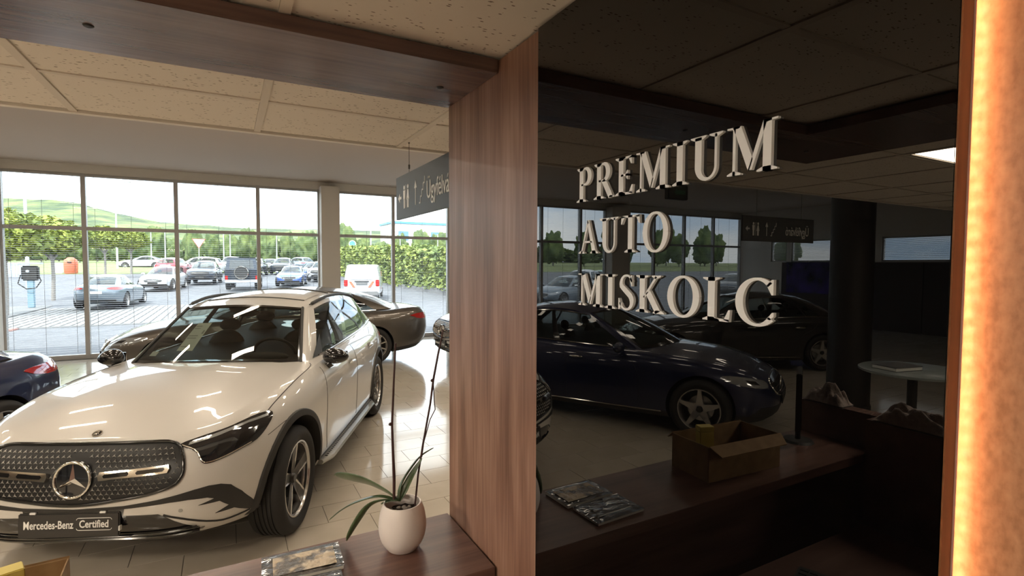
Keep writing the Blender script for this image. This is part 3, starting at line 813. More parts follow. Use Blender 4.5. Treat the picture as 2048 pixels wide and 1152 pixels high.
def half_outline(a, ar, w, nf, nr, N):
    th = np.linspace(0, math.pi, 1600); c, s = np.cos(th), np.sin(th)
    n = np.where(c >= 0, nf, nr); ax = np.where(c >= 0, a, -ar)
    x = ax * np.sign(c) * np.abs(c) ** (2 / n); y = w * np.abs(s) ** (2 / n)
    d = np.r_[0, np.cumsum(np.hypot(np.diff(x), np.diff(y)))]
    # resample: denser round the corners
    cur = np.abs(np.gradient(np.unwrap(np.arctan2(np.gradient(y), np.gradient(x)))))
    wgt = np.r_[0, np.cumsum(np.hypot(np.diff(x), np.diff(y)) + 0.35 * cur[1:])]
    t = np.linspace(0, wgt[-1], N)
    x = np.interp(t, wgt, x); y = np.interp(t, wgt, y); y[0] = y[-1] = 0
    return x, y

def car_body(sp, name, paint, parent, N=96, cross=12):
    LV = sp['levels']
    L = []
    zs = lambda x: sinterp(sp['zs'], x); zb = lambda x: sinterp(sp['zb'], x)
    K = 17
    vs_ = np.linspace(0, 1, K) ** 0.85
    tab = np.array(LV)
    for v in vs_:
        w, af, ar = (sinterp([(r[0], r[j]) for r in LV], v) for j in (1, 2, 3))
        x, y = half_outline(af, ar, w, sp['n_f'], sp['n_r'], N)
        L.append([(x[i], y[i], zb(x[i]) + v * (zs(x[i]) - zb(x[i]))) for i in range(N)])
    top = L[-1]; wt = LV[-1][1]
    for k in range(1, cross + 1):
        t = k / cross; row = []
        for (x, y, z) in top:
            yy = y * (1 - t)
            h = sinterp(sp['crown'], x) * min(1, (y / wt)) ** 2
            zz = z + h * (1 - (1 - t) ** 2)
            if x > sp['cowl'][0] - 0.3:
                f = min(1, max(0, (x - sp['cowl'][0] + 0.3) / 0.3)) * min(1, max(0, (sp['levels'][-1][2] - x) / 0.35))
                if y > 1e-6: zz += sp['dome'] * f / (1 + math.exp(min(40, max(-40, (yy - 0.50) / 0.018))))
            row.append((x, yy, zz))
        L.append(row)
    nr = len(L); verts = [p for r in L for p in r] + [(p[0], -p[1], p[2]) for r in L for p in r]
    off = nr * N; faces = []
    for i in range(nr - 1):
        for k in range(N - 1):
            a, b, c_, d = i * N + k, i * N + k + 1, (i + 1) * N + k + 1, (i + 1) * N + k
            faces.append((a, b, c_, d)); faces.append((off + d, off + c_, off + b, off + a))
    for k in range(N - 1): faces.append((k + 1, k, off + k, off + k + 1))
    me = bpy.data.meshes.new('tmp'); me.from_pydata(verts, [], faces)
    bm = bmesh.new(); bm.from_mesh(me); bmesh.ops.remove_doubles(bm, verts=bm.verts, dist=2e-5)
    bmesh.ops.dissolve_degenerate(bm, edges=bm.edges, dist=1e-5)
    bmesh.ops.recalc_face_normals(bm, faces=bm.faces); bm.to_mesh(me); bm.free(); me.update()
    bvh = BVHTree.FromPolygons([v.co.copy() for v in me.vertices], [tuple(p.vertices) for p in me.polygons])
    # wheel wells
    body = bpy.data.objects.new('tmp_body', me); C.objects.link(body)
    cm = MB()
    for sx in (1, -1):
        for sy in (1, -1):
            y0, y1 = (0.52, 1.3) if sy > 0 else (-1.3, -0.52)
            ring_ = [(sx * sp['axle'] + sp['arch'] * math.cos(2 * math.pi * k / 56), sp['arch'] * math.sin(2 * math.pi * k / 56) + sp['r'] + 0.012) for k in range(56)]
            cm.prism([(p[0], y0, p[1]) for p in ring_], (0, y1 - y0, 0))
    cut = cm.build('tmp_cut', 'plastic_black')
    md = body.modifiers.new('b', 'BOOLEAN'); md.object = cut; md.operation = 'DIFFERENCE'; md.solver = 'EXACT'
    dg = bpy.context.evaluated_depsgraph_get(); me2 = bpy.data.meshes.new_from_object(body.evaluated_get(dg))
    bpy.data.objects.remove(body); bpy.data.objects.remove(cut)
    me2.materials.clear()
    mi = []
    for p in me2.polygons:
        c = p.center; w = 0
        for sx in (1, -1):
            if math.hypot(c.x - sx * sp['axle'], c.z - sp['r'] - 0.012) < sp['arch'] + 0.002 and abs(c.y) > 0.5 and c.z < sp['r'] + sp['arch'] + .1:
                if abs(p.normal.y) < 0.3 or abs(c.y) < 0.55: w = 1
        if c.z < 0.31 and p.normal.z < -0.3: w = 1
        mi.append(w)
    me2.polygons.foreach_set('material_index', mi); me2.name = name; me2.update(); sharp(me2, 32)
    o = mesh_obj(name, me2, [paint, 'plastic_black'], parent)
    return o, bvh

def cast(bvh, view, a, b, side=1):
    if view == 'F': h = bvh.ray_cast(Vector((6, a, b)), Vector((-1, 0, 0)))
    elif view == 'B': h = bvh.ray_cast(Vector((-6, a, b)), Vector((1, 0, 0)))
    elif view == 'S': h = bvh.ray_cast(Vector((a, 6 * side, b)), Vector((0, -side, 0)))
    else: h = bvh.ray_cast(Vector((a, b, 6)), Vector((0, 0, -1)))
    if h[0] is None: return None
    n = h[1]
    return h[0], n

def patch(name, poly, bvh, view, off, m, parent, res=0.03, depth=0.012, side=1, smooth=40):
    """piece of skin cut along a 2-D outline and laid on the body"""
    P = [Vector((float(p[0]), float(p[1]))) for p in poly]
    pts = []
    for i, p in enumerate(P):
        q = P[(i + 1) % len(P)]; n = max(1, int((q - p).length / res))
        pts += [p.lerp(q, k / n) for k in range(n)]
    nb = len(pts)
    x0, x1 = min(p.x for p in pts), max(p.x for p in pts); y0, y1 = min(p.y for p in pts), max(p.y for p in pts)
    def inside(x, y):
        c = False
        for i in range(nb):
            a, b = pts[i], pts[i - 1]
            if (a.y > y) != (b.y > y) and x < (b.x - a.x) * (y - a.y) / (b.y - a.y) + a.x: c = not c
        return c
    gx_ = int((x1 - x0) / res) + 1; gy_ = int((y1 - y0) / res) + 1
    ins = []
    for i in range(1, gx_):
        for j in range(1, gy_):
            x, y = x0 + (x1 - x0) * i / gx_, y0 + (y1 - y0) * j / gy_
            if inside(x, y) and min((p - Vector((x, y))).length for p in pts) > res * 0.45: ins.append(Vector((x, y)))
    vs2, es, fs, *_ = delaunay_2d_cdt(pts + ins, [(i, (i + 1) % nb) for i in range(nb)], [], 1, 1e-6)
    out = []; last = None
    for p in vs2:
        h = cast(bvh, view, p.x, p.y, side)
        if h is None: h = last if last is not None else (Vector((0, 0, 0)), Vector((0, 0, 1)))
        last = h; out.append(h[0] + h[1] * off)
        
    nrm = []
    for p in vs2:
        h = cast(bvh, view, p.x, p.y, side); nrm.append(h[1] if h else Vector((0, 0, 1)))
    ec = {}
    for f in fs:
        for i in range(len(f)):
            e = (f[i], f[(i + 1) % len(f)]); ec[tuple(sorted(e))] = ec.get(tuple(sorted(e)), []) + [e]
    nv = len(out); extra = {}; F = [tuple(f) for f in fs]; V = list(out)
    for k, e in ec.items():
        if len(e) == 1:
            a, b = e[0]
            for q in (a, b):
                if q not in extra: extra[q] = len(V); V.append(out[q] - nrm[q] * depth)
            F.append((b, a, extra[a], extra[b]))
    me = bpy.data.meshes.new(name); me.from_pydata([tuple(v) for v in V], [], F)
    bm = bmesh.new(); bm.from_mesh(me); bmesh.ops.recalc_face_normals(bm, faces=bm.faces)
    # make sure the face side points outwards
    s = sum(f.normal.dot(nrm[f.verts[0].index]) for f in bm.faces if all(v.index < nv for v in f.verts))
    if s < 0: bmesh.ops.reverse_faces(bm, faces=bm.faces)
    bm.to_mesh(me); bm.free(); me.update(); sharp(me, smooth)
    return mesh_obj(name, me, m, parent)

def seam(name, path, bvh, view, r, m, parent, side=1, off=0.0, n=30, raw=False):
    pts = []
    for p in (path if raw else spline(path, n)):
        h = cast(bvh, view, p[0], p[1], side)
        if h: pts.append(h[0] + h[1] * off)
    if len(pts) > 1: return MB().tube(pts, r, 6).build(name, m, parent, smooth=50)

def mir(poly): return [(-p[0], p[1]) for p in poly][::-1]

# ------------------------------------------------------------------ wheel: tyre with tread grooves, rim with five twin-edged spokes
def make_wheel(r, w, style):
    """axis along y, outer face at +y"""
    t = bpy.data.objects.new('wheel', None); t.empty_display_size = 0.1; link(t)
    rr = r * 0.70
    h = w / 2
    prof = [(rr, -h * .78), (rr + .02, -h * .92), ((rr + r) / 2, -h), (r - .035, -h * .97), (r - .012, -h * .82), (r - .002, -h * .6)]
    for k in range(-2, 3):
        y = k * h * .22
        prof += [(r, y - .012 - .006), (r, y - .006), (r - .008, y - .004), (r - .008, y + .004), (r, y + .006)] if k else [(r, -.02), (r, -.004), (r - .008, -.003), (r - .008, .003), (r, .004)]
    prof += [(r - .002, h * .6), (r - .012, h * .82), (r - .035, h * .97), ((rr + r) / 2 + .01, h), ((rr + r) / 2, h + .002), ((rr + r) / 2 - .01, h), (rr + .02, h * .92), (rr, h * .78), (rr, -h * .78)]
    MB().lathe(prof, 56, 'y').build('tyre', 'rubber', t, smooth=40)
    m = MB().lathe([(rr + .006, h * .80), (rr + .002, h * .86), (rr - .008, h * .86), (rr - .016, h * .74), (rr - .022, h * .3), (rr - .03, -h * .6), (rr + .002, -h * .75)], 48, 'y')
    m.build('rim_barrel', 'rim_silver', t, smooth=40)
    MB().lathe([(0.0, -h * .1), (rr * .62, -h * .1), (rr * .62, -h * .22)], 32, 'y').build('brake_disc', 'alu', t, smooth=40)
    MB().lathe([(0.0, -h * .45), (rr - .03, -h * .45)], 32, 'y').build('rim_back', 'rim_dark', t)
    n = 5 if style in ('suv', 'star') else 10
    yf = h * .72
    for k in range(n):
        a = 2 * math.pi * k / n + math.pi / 2
        M = Matrix.Rotation(-a, 4, 'Y')
        if n == 5:
            wi, wo = (0.030, 0.052) if style == 'suv' else (0.045, 0.016)
        else: wi, wo = 0.012, 0.012
        ri, ro = 0.035, rr - 0.008
        # dark web of the spoke with slightly dished face
        s = MB()
        s.grid([[(ri, yf - .03, -wi), (ri, yf - .022, wi)], [((ri + ro) / 2, yf - .012, -(wi + wo) / 2), ((ri + ro) / 2, yf - .012, (wi + wo) / 2)], [(ro, yf - .004, -wo), (ro, yf - .004, wo)]])
        s.add([(ri, yf - .03, -wi), (ro, yf - .004, -wo), (ro, yf - .06, -wo), (ri, yf - .08, -wi)], [(0, 1, 2, 3)])
        s.add([(ri, yf - .022, wi), (ro, yf - .004, wo), (ro, yf - .06, wo), (ri, yf - .08, wi)], [(3, 2, 1, 0)])
        s.xf(M)
        sp = s.build('spoke', 'rim_dark' if style == 'suv' else 'rim_silver', t)
        if style == 'suv':
            for sg in (-1, 1):
                e = MB()
                p = [(ri, yf - .024, sg * wi), ((ri + ro) / 2, yf - .009, sg * (wi + wo) / 2), (ro - .012, yf, sg * wo), (ro, yf, sg * (wo + .03))]
                q = [(a_[0], a_[1] - .004, a_[2] - sg * .0115) for a_ in p]; q[-1] = (ro - .016, yf, sg * (wo + .03))
                e.grid([p, q]); e.add([*p, *[(x[0], x[1] - .05, x[2]) for x in p]], [(i, i + 1, i + 5, i + 4) for i in range(3)])
                e.xf(M); e.build('spoke_edge', 'rim_silver', sp)
    MB().lathe([(0.0, yf - .005), (.028, yf - .006), (.036, yf - .014), (.040, yf - .05)], 24, 'y').build('hub_cap', 'rim_dark', t, smooth=40)
    if style == 'suv':
        m = MB()
        for k in range(n):
            a0 = 2 * math.pi * k / n
        MB().lathe([(rr - .004, yf + .004), (rr - .010, yf + .006), (rr - .018, yf + .002), (rr - .018, yf - .02)], 48, 'y').build('rim_lip', 'rim_silver', t, smooth=40)
    return t

def put_wheel(src, parent, x, y, z, side, used):
    o = src if not used else copy_tree(src)
    o.parent = parent; o.location = (x, y, z); o.rotation_euler = (0, 0, 0) if side > 0 else (0, 0, math.pi)
    return o

# ------------------------------------------------------------------ greenhouse
def car_cabin(sp, paint, parent, glass_m, shield_m, hero):
    nT, nV, nU = 24, 10, 60
    cx, cz = sp['cowl']; ax_, ay, az = sp['a_base']; hx, hy, hz = sp['head']; rc0 = sp['roof_crown'][0][1]
    rail = spline(sp['rail'], nU + 1); belt = spline(sp['belt'], nU + 1)
    rx, ry, rz = rail[-1]; bx, by, bz = belt[-1]; rc1 = sp['roof_crown'][-1][1]
    # windscreen
    def shield(t, v):
        b = Vector((cx - (cx - ax_) * t * t, ay * t, cz + (az - cz) * t * t)); h = Vector((hx + sp['head_bow'] * (1 - t * t), hy * t, hz + rc0 * (1 - t * t)))
        p = b.lerp(h, v); k = 0.06 * v * (1 - v) * (1 - t ** 4); return p + Vector((k, 0, k * 1.2))
    def rearw(t, v):
        b = Vector((sp['rear_base'][0] + (bx - sp['rear_base'][0]) * t * t, by * t, sp['rear_base'][1] + (bz - sp['rear_base'][1]) * t * t))
        h = Vector((rx - sp['rear_bow'] * (1 - t * t), ry * t, rz + rc1 * (1 - t * t)))
        p = b.lerp(h, v); k = 0.10 * v * (1 - v) * (1 - t ** 4); return p + Vector((-k, 0, k))
    def side(u, v, s):
        i = u * nU; j = min(int(i), nU - 1); f = i - j
        b = Vector(belt[j] * (1 - f) + belt[j + 1] * f); h = Vector(rail[j] * (1 - f) + rail[j + 1] * f)
        p = b.lerp(h, v); p.y += 0.10 * v * (1 - v) * min(1, u / 0.12) * min(1, (1 - u) / 0.12)
        return Vector((p.x, p.y * s, p.z))
    fr = MB(); mi = []
    def quad(a, b, c_, d, k): fr.add([a, b, c_, d], [(0, 1, 2, 3)]); mi.append(k)
    def strip(fn, us, vs, k, flip=False):
        for i in range(len(us) - 1):
            for j in range(len(vs) - 1):
                q = [fn(us[i], vs[j]), fn(us[i + 1], vs[j]), fn(us[i + 1], vs[j + 1]), fn(us[i], vs[j + 1])]
                if flip: q = q[::-1]
                quad(*q, k)
    lin = lambda a, b, n: list(np.linspace(a, b, n + 1))
    def pane(name, fn, us, vs, gm):
        m = MB(); m.grid([[fn(u, v) for v in vs] for u in us]); return m.build(name, gm, parent, smooth=60)
    # windscreen with painted border and pillars
    for s in (-1, 1):
        strip(shield, lin(s * 0.94, s * 1.0, 2), lin(0, 1, nV), 0)
        strip(shield, lin(s * 0.90, s * 0.94, 2), lin(0, 1, nV), 1)
    strip(shield, lin(-0.90, 0.90, nT), lin(0, 0.06, 1), 1); strip(shield, lin(-0.90, 0.90, nT), lin(0.965, 1.0, 1), 1)
    pane('windshield', shield, lin(-0.90, 0.90, nT), lin(0.06, 0.965, nV), shield_m)
    for s in (-1, 1): strip(rearw, lin(s * 0.86, s * 1.0, 3), lin(0, 1, nV), 0)
    strip(rearw, lin(-0.86, 0.86, nT), lin(0, 0.05, 1), 0); strip(rearw, lin(-0.86, 0.86, nT), lin(0.93, 1.0, 1), 0)
    pane('rear_window', rearw, lin(-0.86, 0.86, nT), lin(0.05, 0.93, nV), glass_m)
    v0, v1 = sp['v0'], sp['v1']
    for s in (1, -1):
        fn = lambda u, v, s=s: side(u, v, s)
        prev = 0.0
        ps = sp['pillars']
        strip(fn, lin(0, ps[0][1], 3), lin(0, 1, nV), 0)
        strip(fn, lin(ps[0][1], 1, 40), lin(0, v0, 1), 1); strip(fn, lin(ps[0][1], 1, 40), lin(v1, v1 + .03, 1), 1); strip(fn, lin(ps[0][1], 1, 40), lin(v1 + .03, 1, 2), 0)
        for k in range(len(ps) - 1):
            a, b = ps[k][1], ps[k + 1][0]
            pane('side_window', fn, lin(a, b, 14), lin(v0, v1, nV), glass_m)
        for k in (1, 2): strip(fn, lin(ps[k][0], ps[k][1], 2), lin(v0, v1, nV), 1)
        strip(fn, lin(ps[3][0], ps[3][1], 4), lin(v0, v1, nV), 0)
    me = bpy.data.meshes.new('cabin_frame'); me.from_pydata(fr.v, [], fr.f); me.polygons.foreach_set('material_index', mi)
    bm = bmesh.new(); bm.from_mesh(me); bmesh.ops.remove_doubles(bm, verts=bm.verts, dist=1e-5); bmesh.ops.recalc_face_normals(bm, faces=bm.faces); bm.to_mesh(me); bm.free(); me.update(); sharp(me, 40)
    o = mesh_obj('cabin_frame', me, [paint, 'gloss_black'], parent)
    # roof
    rows = []; low_rows = []
    for i in range(nU + 1):
        u = i / nU; x, y, z = rail[i]; cr = sinterp(sp['roof_crown'], u); row = []
        for t in np.linspace(-1, 1, 21):
            w = 1 - t * t
            row.append((x + sp['head_bow'] * w * (1 - u) ** 4 - sp['rear_bow'] * w * u ** 4, y * t, z + cr * w))
        rows.append(row); low_rows.append([(p[0], p[1] * .97, p[2] - .03) for p in row])
    MB().grid(rows).build('roof', paint, parent, smooth=50)
    MB().grid(low_rows).build('headliner', 'interior', parent, smooth=50)
    # dark deck, dash and seats
    ring_ = [shield(t, 0.0) for t in np.linspace(-1, 1, 15)] + [side(u, 0, 1) for u in np.linspace(0.03, 1, 24)] + [rearw(t, 0.0) for t in np.linspace(0.9, -0.9, 13)] + [side(u, 0, -1) for u in np.linspace(1, 0.03, 24)]
    cxm = (cx + sp['rear_base'][0]) / 2
    m = MB()
    up = [Vector((cxm + (p.x - cxm) * 0.985, p.y * 0.975, p.z + 0.012)) for p in ring_]
    n = len(up); c_ = Vector((cxm, 0, sum(p.z for p in up) / n + 0.02))
    m.add([*up, c_], [(i, (i + 1) % n, n) for i in range(n)])
    m.build('interior_deck', 'interior', parent, smooth=60)
    zd = az
    for s in (1, -1):
        for (x, wd, nm) in ((hx - 0.34, 0.19, 'front_seat'), (hx - 1.22, 0.19, 'rear_seat')):
            mm = MB(); mm.ball((0, 0, 0), (0.06, wd, 0.20), 16, 10).ball((-0.04, 0, 0.25), (0.04, 0.11, 0.065), 12, 8)
            mm.xf(Matrix.Translation((x, s * 0.36, zd - 0.02)) @ Matrix.Rotation(-0.25, 4, 'Y'))
            mm.build(nm, 'seat', parent, smooth=60)
    return shield, side, rearw, rail, belt

def make_car(sp, paint, loc, heading, label, cat='car', group=None, wheel=None, hero=False, style='star', name='car', trims=True, detail=1):
    root = empty(name, loc, heading)
    tag(root, label, cat, group)
    body, bvh = car_body(sp, 'body', paint, root)
    gm = 'car_glass'
    fns = car_cabin(sp, paint, root, gm, 'shield_glass', hero)
    src = make_wheel(sp['r'], sp['tw'], style); used = False
    for sx in (1, -1):
        for sy in (1, -1):
            put_wheel(src, root, sx * sp['axle'], sy * sp['ty'], sp['r'], sy, used); used = True
    return root, bvh, fns
HD = lambda hx, hy: math.atan2(hy, hx)

def star_mesh(m, c, R0, right, up, nrm, rise):
    """three-pointed star as raised pyramid arms"""
    c = Vector(c); right = Vector(right); up = Vector(up); nrm = Vector(nrm)
    P = lambda r, a: c + right * (r * math.cos(R(a))) + up * (r * math.sin(R(a)))
    ctr = c + nrm * rise
    for k in range(3):
        a = 90 + 120 * k
        m.add([ctr, P(R0 * 0.20, a - 60), P(R0, a), P(R0 * 0.20, a + 60)], [(0, 1, 2), (0, 2, 3)])
    return m

# ------------------------------------------------------------------ white suv, the main car
HDG = HD(-0.4227, -0.9063)
suv, bvh, (shield, sidef, rearf, rail, belt) = make_car(SUV, 'white_paint', (0.21, 5.64, 0), HDG,
    'white suv with star grille and black mirror, parked in front of the counter', 'car', None, hero=True, style='suv', name='suv')

def suv_front(root, bvh):
    G = [(0, 0.878), (0.19, 0.878), (0.34, 0.879), (0.43, 0.876), (0.485, 0.858), (0.522, 0.815), (0.540, 0.755), (0.534, 0.708), (0.497, 0.668), (0.38, 0.634), (0.23, 0.611), (0.12, 0.595), (0.0, 0.588)]
    outl = closed_spline(G + [(-a, b) for a, b in G[::-1][1:-1]], 6)
    patch('grille', outl, bvh, 'F', 0.004, 'grille_black', root, 0.03, 0.01)
    pts = []
    for p in outl:
        h = cast(bvh, 'F', p[0], p[1]); pts.append(h[0] + h[1] * 0.006)
    MB().tube(pts, 0.010, 8, closed=True).build('grille_frame', 'gloss_black', root, smooth=50)
    # small star pins
    def inside(x, y):
        c = False; n = len(outl)
        for i in range(n):
            a, b = outl[i], outl[i - 1]
            if (a[1] > y) != (b[1] > y) and x < (b[0] - a[0]) * (y - a[1]) / (b[1] - a[1]) + a[0]: c = not c
        return c
    m = MB(); sy, sz = 0.0295, 0.0225
    for j in range(14):
        z = 0.602 + j * sz
        for i in range(-22, 23):
            y = (i + (0.5 if j % 2 else 0)) * sy
            if not (inside(y * 1.03, z - .014) and inside(y * 1.03, z + .013)): continue
            if math.hypot(y, z - 0.726) < 0.108: continue
            if 0.12 < abs(y) < 0.49 and abs(z - (0.727 + 0.065 * abs(y))) < 0.026: continue
            h = cast(bvh, 'F', y, z); n = h[1]
            rt = Vector((0, 1, 0)); rt = (rt - n * rt.dot(n)).normalized(); up = n.cross(rt)
            if up.z < 0: up = -up
            star_mesh(m, h[0] + n * 0.006, 0.0135, rt, up, n, 0.008)
    tag(m.build('grille_pins', 'pin_silver', root, fix=False), kind='stuff')
    # chrome louvres either side of the star
    for s in (1, -1):
        def bar(y0, y1, w): return [(s * y0, .727 + .065 * y0 - w), (s * y1, .727 + .065 * y1 - w), (s * (y1 + .008), .727 + .065 * y1), (s * y1, .727 + .065 * y1 + w), (s * y0, .727 + .065 * y0 + w), (s * (y0 - .008), .727 + .065 * y0)][::s]
        b = patch('louvre', bar(0.138, 0.472, 0.019), bvh, 'F', 0.022, 'chrome', root, 0.03, 0.02)
        patch('louvre_slot', bar(0.165, 0.280, 0.0095), bvh, 'F', 0.0232, 'gloss_black', b, 0.03, 0.004)
        patch('louvre_slot', bar(0.330, 0.450, 0.0085), bvh, 'F', 0.0232, 'gloss_black', b, 0.03, 0.004)
    # big star in its ring
    h = cast(bvh, 'F', 0, 0.726); c0 = h[0] + Vector((0.014, 0, 0)); tilt = Matrix.Rotation(R(-8), 3, 'Y')
    nrm = tilt @ Vector((1, 0, 0)); up = tilt @ Vector((0, 0, 1)); rt = Vector((0, 1, 0))
    M = Matrix((( *rt, 0), (*up, 0), (*nrm, 0), (0, 0, 0, 1))).transposed(); M.translation = c0
    M[0][3], M[1][3], M[2][3] = c0
    e = MB().lathe([(0.0, 0.004), (0.05, 0.003), (0.092, 0.0), (0.098, -0.008), (0.098, -0.03)], 40).xf(M).build('emblem', 'lens_dark', root, smooth=40)
    ringp = [c0 + (rt * math.cos(a) + up * math.sin(a)) * 0.093 + nrm * 0.003 for a in np.linspace(0, 2 * math.pi, 49)[:-1]]
    MB().tube(ringp, 0.0072, 10, closed=True).build('emblem_ring', 'chrome', e, smooth=60)
    star_mesh(MB(), (0, 0, 0), 1, (1, 0, 0), (0, 1, 0), (0, 0, 1), 1)
    star_mesh(m2 := MB(), c0 + nrm * 0.003, 0.090, rt, up, nrm, 0.020); m2.build('emblem_star', 'chrome', e)
    # bonnet badge
    h = cast(bvh, 'T', 2.09, 0.0); c1 = h[0] + h[1] * 0.001; n1 = h[1]; r1 = Vector((0, 1, 0)); u1 = r1.cross(n1); u1 = u1 if u1.x < 0 else -u1
    M = Matrix((( *r1, 0), (*u1, 0), (*n1, 0), (0, 0, 0, 1))).transposed(); M[0][3], M[1][3], M[2][3] = c1
    b = MB().lathe([(0, 0.003), (0.022, 0.003), (0.026, 0.0), (0.026, -0.004)], 28).xf(M).build('bonnet_badge', 'gloss_black', root, smooth=40)
    MB().tube([c1 + (r1 * math.cos(a) + u1 * math.sin(a)) * 0.0235 + n1 * .003 for a in np.linspace(0, 2 * math.pi, 29)[:-1]], 0.0035, 6, closed=True).build('badge_ring', 'chrome', b, smooth=60)
    star_mesh(m3 := MB(), c1 + n1 * 0.003, 0.021, r1, u1, n1, 0.006); m3.build('badge_star', 'chrome', b)
    # headlights
    for s in (1, -1):
        F_ = (lambda q: q) if s > 0 else mir
        H = [(0.491, 0.864), (0.574, 0.887), (0.672, 0.906), (0.747, 0.927), (0.795, 0.930), (0.822, 0.915), (0.832, 0.885), (0.826, 0.841), (0.806, 0.804), (0.757, 0.784), (0.692, 0.762), (0.641, 0.754), (0.614, 0.768), (0.584, 0.814), (0.555, 0.833), (0.521, 0.846)]
        hl = patch('headlight', F_(closed_spline(H, 4)), bvh, 'F', 0.005, 'lens_dark', root, 0.016, 0.01)
        patch('light_signature', F_([(0.53, 0.866), (0.64, 0.890), (0.75, 0.915), (0.805, 0.917), (0.815, 0.905), (0.75, 0.903), (0.64, 0.875), (0.53, 0.855)]), bvh, 'F', 0.0065, 'lens_clear', hl, 0.014, 0.003)
        for y0 in (0.66, 0.735):
            patch('lens_module', F_([(y0, 0.800), (y0 + .055, 0.818), (y0 + .06, 0.876), (y0 + .005, 0.860)]), bvh, 'F', 0.0062, 'gloss_black', hl, 0.014, 0.003)
        pts = []
        for q in spline([(0.50, 0.858), (0.555, 0.838), (0.588, 0.815), (0.617, 0.770), (0.645, 0.760), (0.70, 0.770), (0.79, 0.802)], 30):
            h = cast(bvh, 'F', s * q[0], q[1]); pts.append(h[0] + h[1] * 0.007)
        MB().tube(pts, 0.0032, 6).build('light_guide', 'chrome', hl, smooth=50)
        # hooked air intake with louvre spikes
        I = [(0.0, 0.564), (0.257, 0.576), (0.43, 0.599), (0.514, 0.613), (0.595, 0.627), (0.652, 0.631), (0.698, 0.622), (0.733, 0.598), (0.765, 0.533), (0.787, 0.46), (0.799, 0.395), (0.795, 0.350), (0.765, 0.338),
             (0.773, 0.378), (0.731, 0.443), (0.665, 0.452), (0.718, 0.475), (0.688, 0.522), (0.607, 0.530), (0.67, 0.547), (0.643, 0.564), (0.567, 0.575), (0.486, 0.576), (0.429, 0.572), (0.263, 0.560), (0.0, 0.548)]
        patch('air_intake', F_(I), bvh, 'F', 0.003, 'plastic_black', root, 0.022, 0.012)
        seam('bumper_crease', F_([(0.45, 0.508), (0.537, 0.467), (0.604, 0.427), (0.662, 0.390), (0.70, 0.379), (0.77, 0.376)])[::s], bvh, 'F', 0.006, 'plastic_black', root, off=0.001)
        Lg = [(0.0, 0.549), (0.262, 0.561), (0.252, 0.520), (0.426, 0.516), (0.453, 0.500), (0.53, 0.43), (0.602, 0.372), (0.58, 0.352), (0.35, 0.342), (0.0, 0.340)]
        patch('lower_grille', F_(Lg), bvh, 'F', 0.002, 'gloss_black', root, 0.03, 0.012)
        h = cast(bvh, 'F', s * 0.53, 0.52)
        MB().lathe([(0.0, 0.001), (0.010, 0.001), (0.011, -0.002)], 16, 'y').xf(Matrix.Translation(h[0] + h[1] * .001) @ h[1].to_track_quat('Y', 'Z').to_matrix().to_4x4()).build('parking_sensor', 'print_grey', root, smooth=40)
    for z, m_, r_ in ((0.362, 'gloss_black', 0.013), (0.395, 'gloss_black', 0.008)):
        seam('front_lip', [(-0.58, z + .010), (-0.4, z), (0, z - .004), (0.4, z), (0.58, z + .010)], bvh, 'F', r_, m_, root, off=0.012)
    seam('lip_trim', [(-0.56, 0.357), (-0.4, 0.347), (0, 0.342), (0.4, 0.347), (0.56, 0.357)], bvh, 'F', 0.005, 'chrome', root, off=0.014)
    # number plate
    h = cast(bvh, 'F', 0, 0.47)
    px = h[0].x + 0.018
    pl = bev_box('licence_plate', -0.008, 0.008, -0.262, 0.262, -0.066, 0.066, 'plate_black', root, 0.006)
    pl.location = (px, -0.018, 0.482); pl.rotation_euler = (0, R(-4), 0)
    rot = Matrix(((0, 0, 1, 0), (1, 0, 0, 0), (0, 1, 0, 0), (0, 0, 0, 1)))
    a = text_mesh('plate_text', 'Mercedes-Benz', 0.060, 'white_print', pl, width=0.70, bold=0.0008, fit=0.255); a.matrix_local = Matrix.Translation((0.0086, -0.104, 0.002)) @ rot
    a = text_mesh('plate_text', 'Certified', 0.056, 'white_print', pl, width=0.74, bold=0.0008, fit=0.150); a.matrix_local = Matrix.Translation((0.0086, 0.131, 0.004)) @ rot
    fr = MB(); y0, y1, z0, z1 = 0.040, 0.223, -0.026, 0.036
    fr.box(.008, .0092, y0 + .012, y1 - .012, z1, z1 + .003).box(.008, .0092, y0 + .012, y1 - .012, z0 - .003, z0)
    for yy, s1 in ((y0, 1), (y1, -1)):
        for zz, s2 in ((z1 + .0015, -1), (z0 - .0015, 1)):
            cc = [(.0086, yy + s1 * .012 - s1 * .012 * math.sin(a_), zz + s2 * .012 - s2 * .012 * math.cos(a_)) for a_ in np.linspace(0, math.pi / 2 * .9, 6)]
            fr.tube(cc, 0.0014, 5)
    fr.build('plate_border', 'white_print', pl)
    for y, z in ((-0.185, 0.068), (0.175, 0.068)): bev_box('plate_clip', -0.010, 0.011, y - .016, y + .016, z - 0.006, z + 0.004, 'white_print', pl, 0.002)
    bev_box('plate_clip', -0.010, 0.011, 0.258, 0.266, -0.035, -0.008, 'white_print', pl, 0.002)

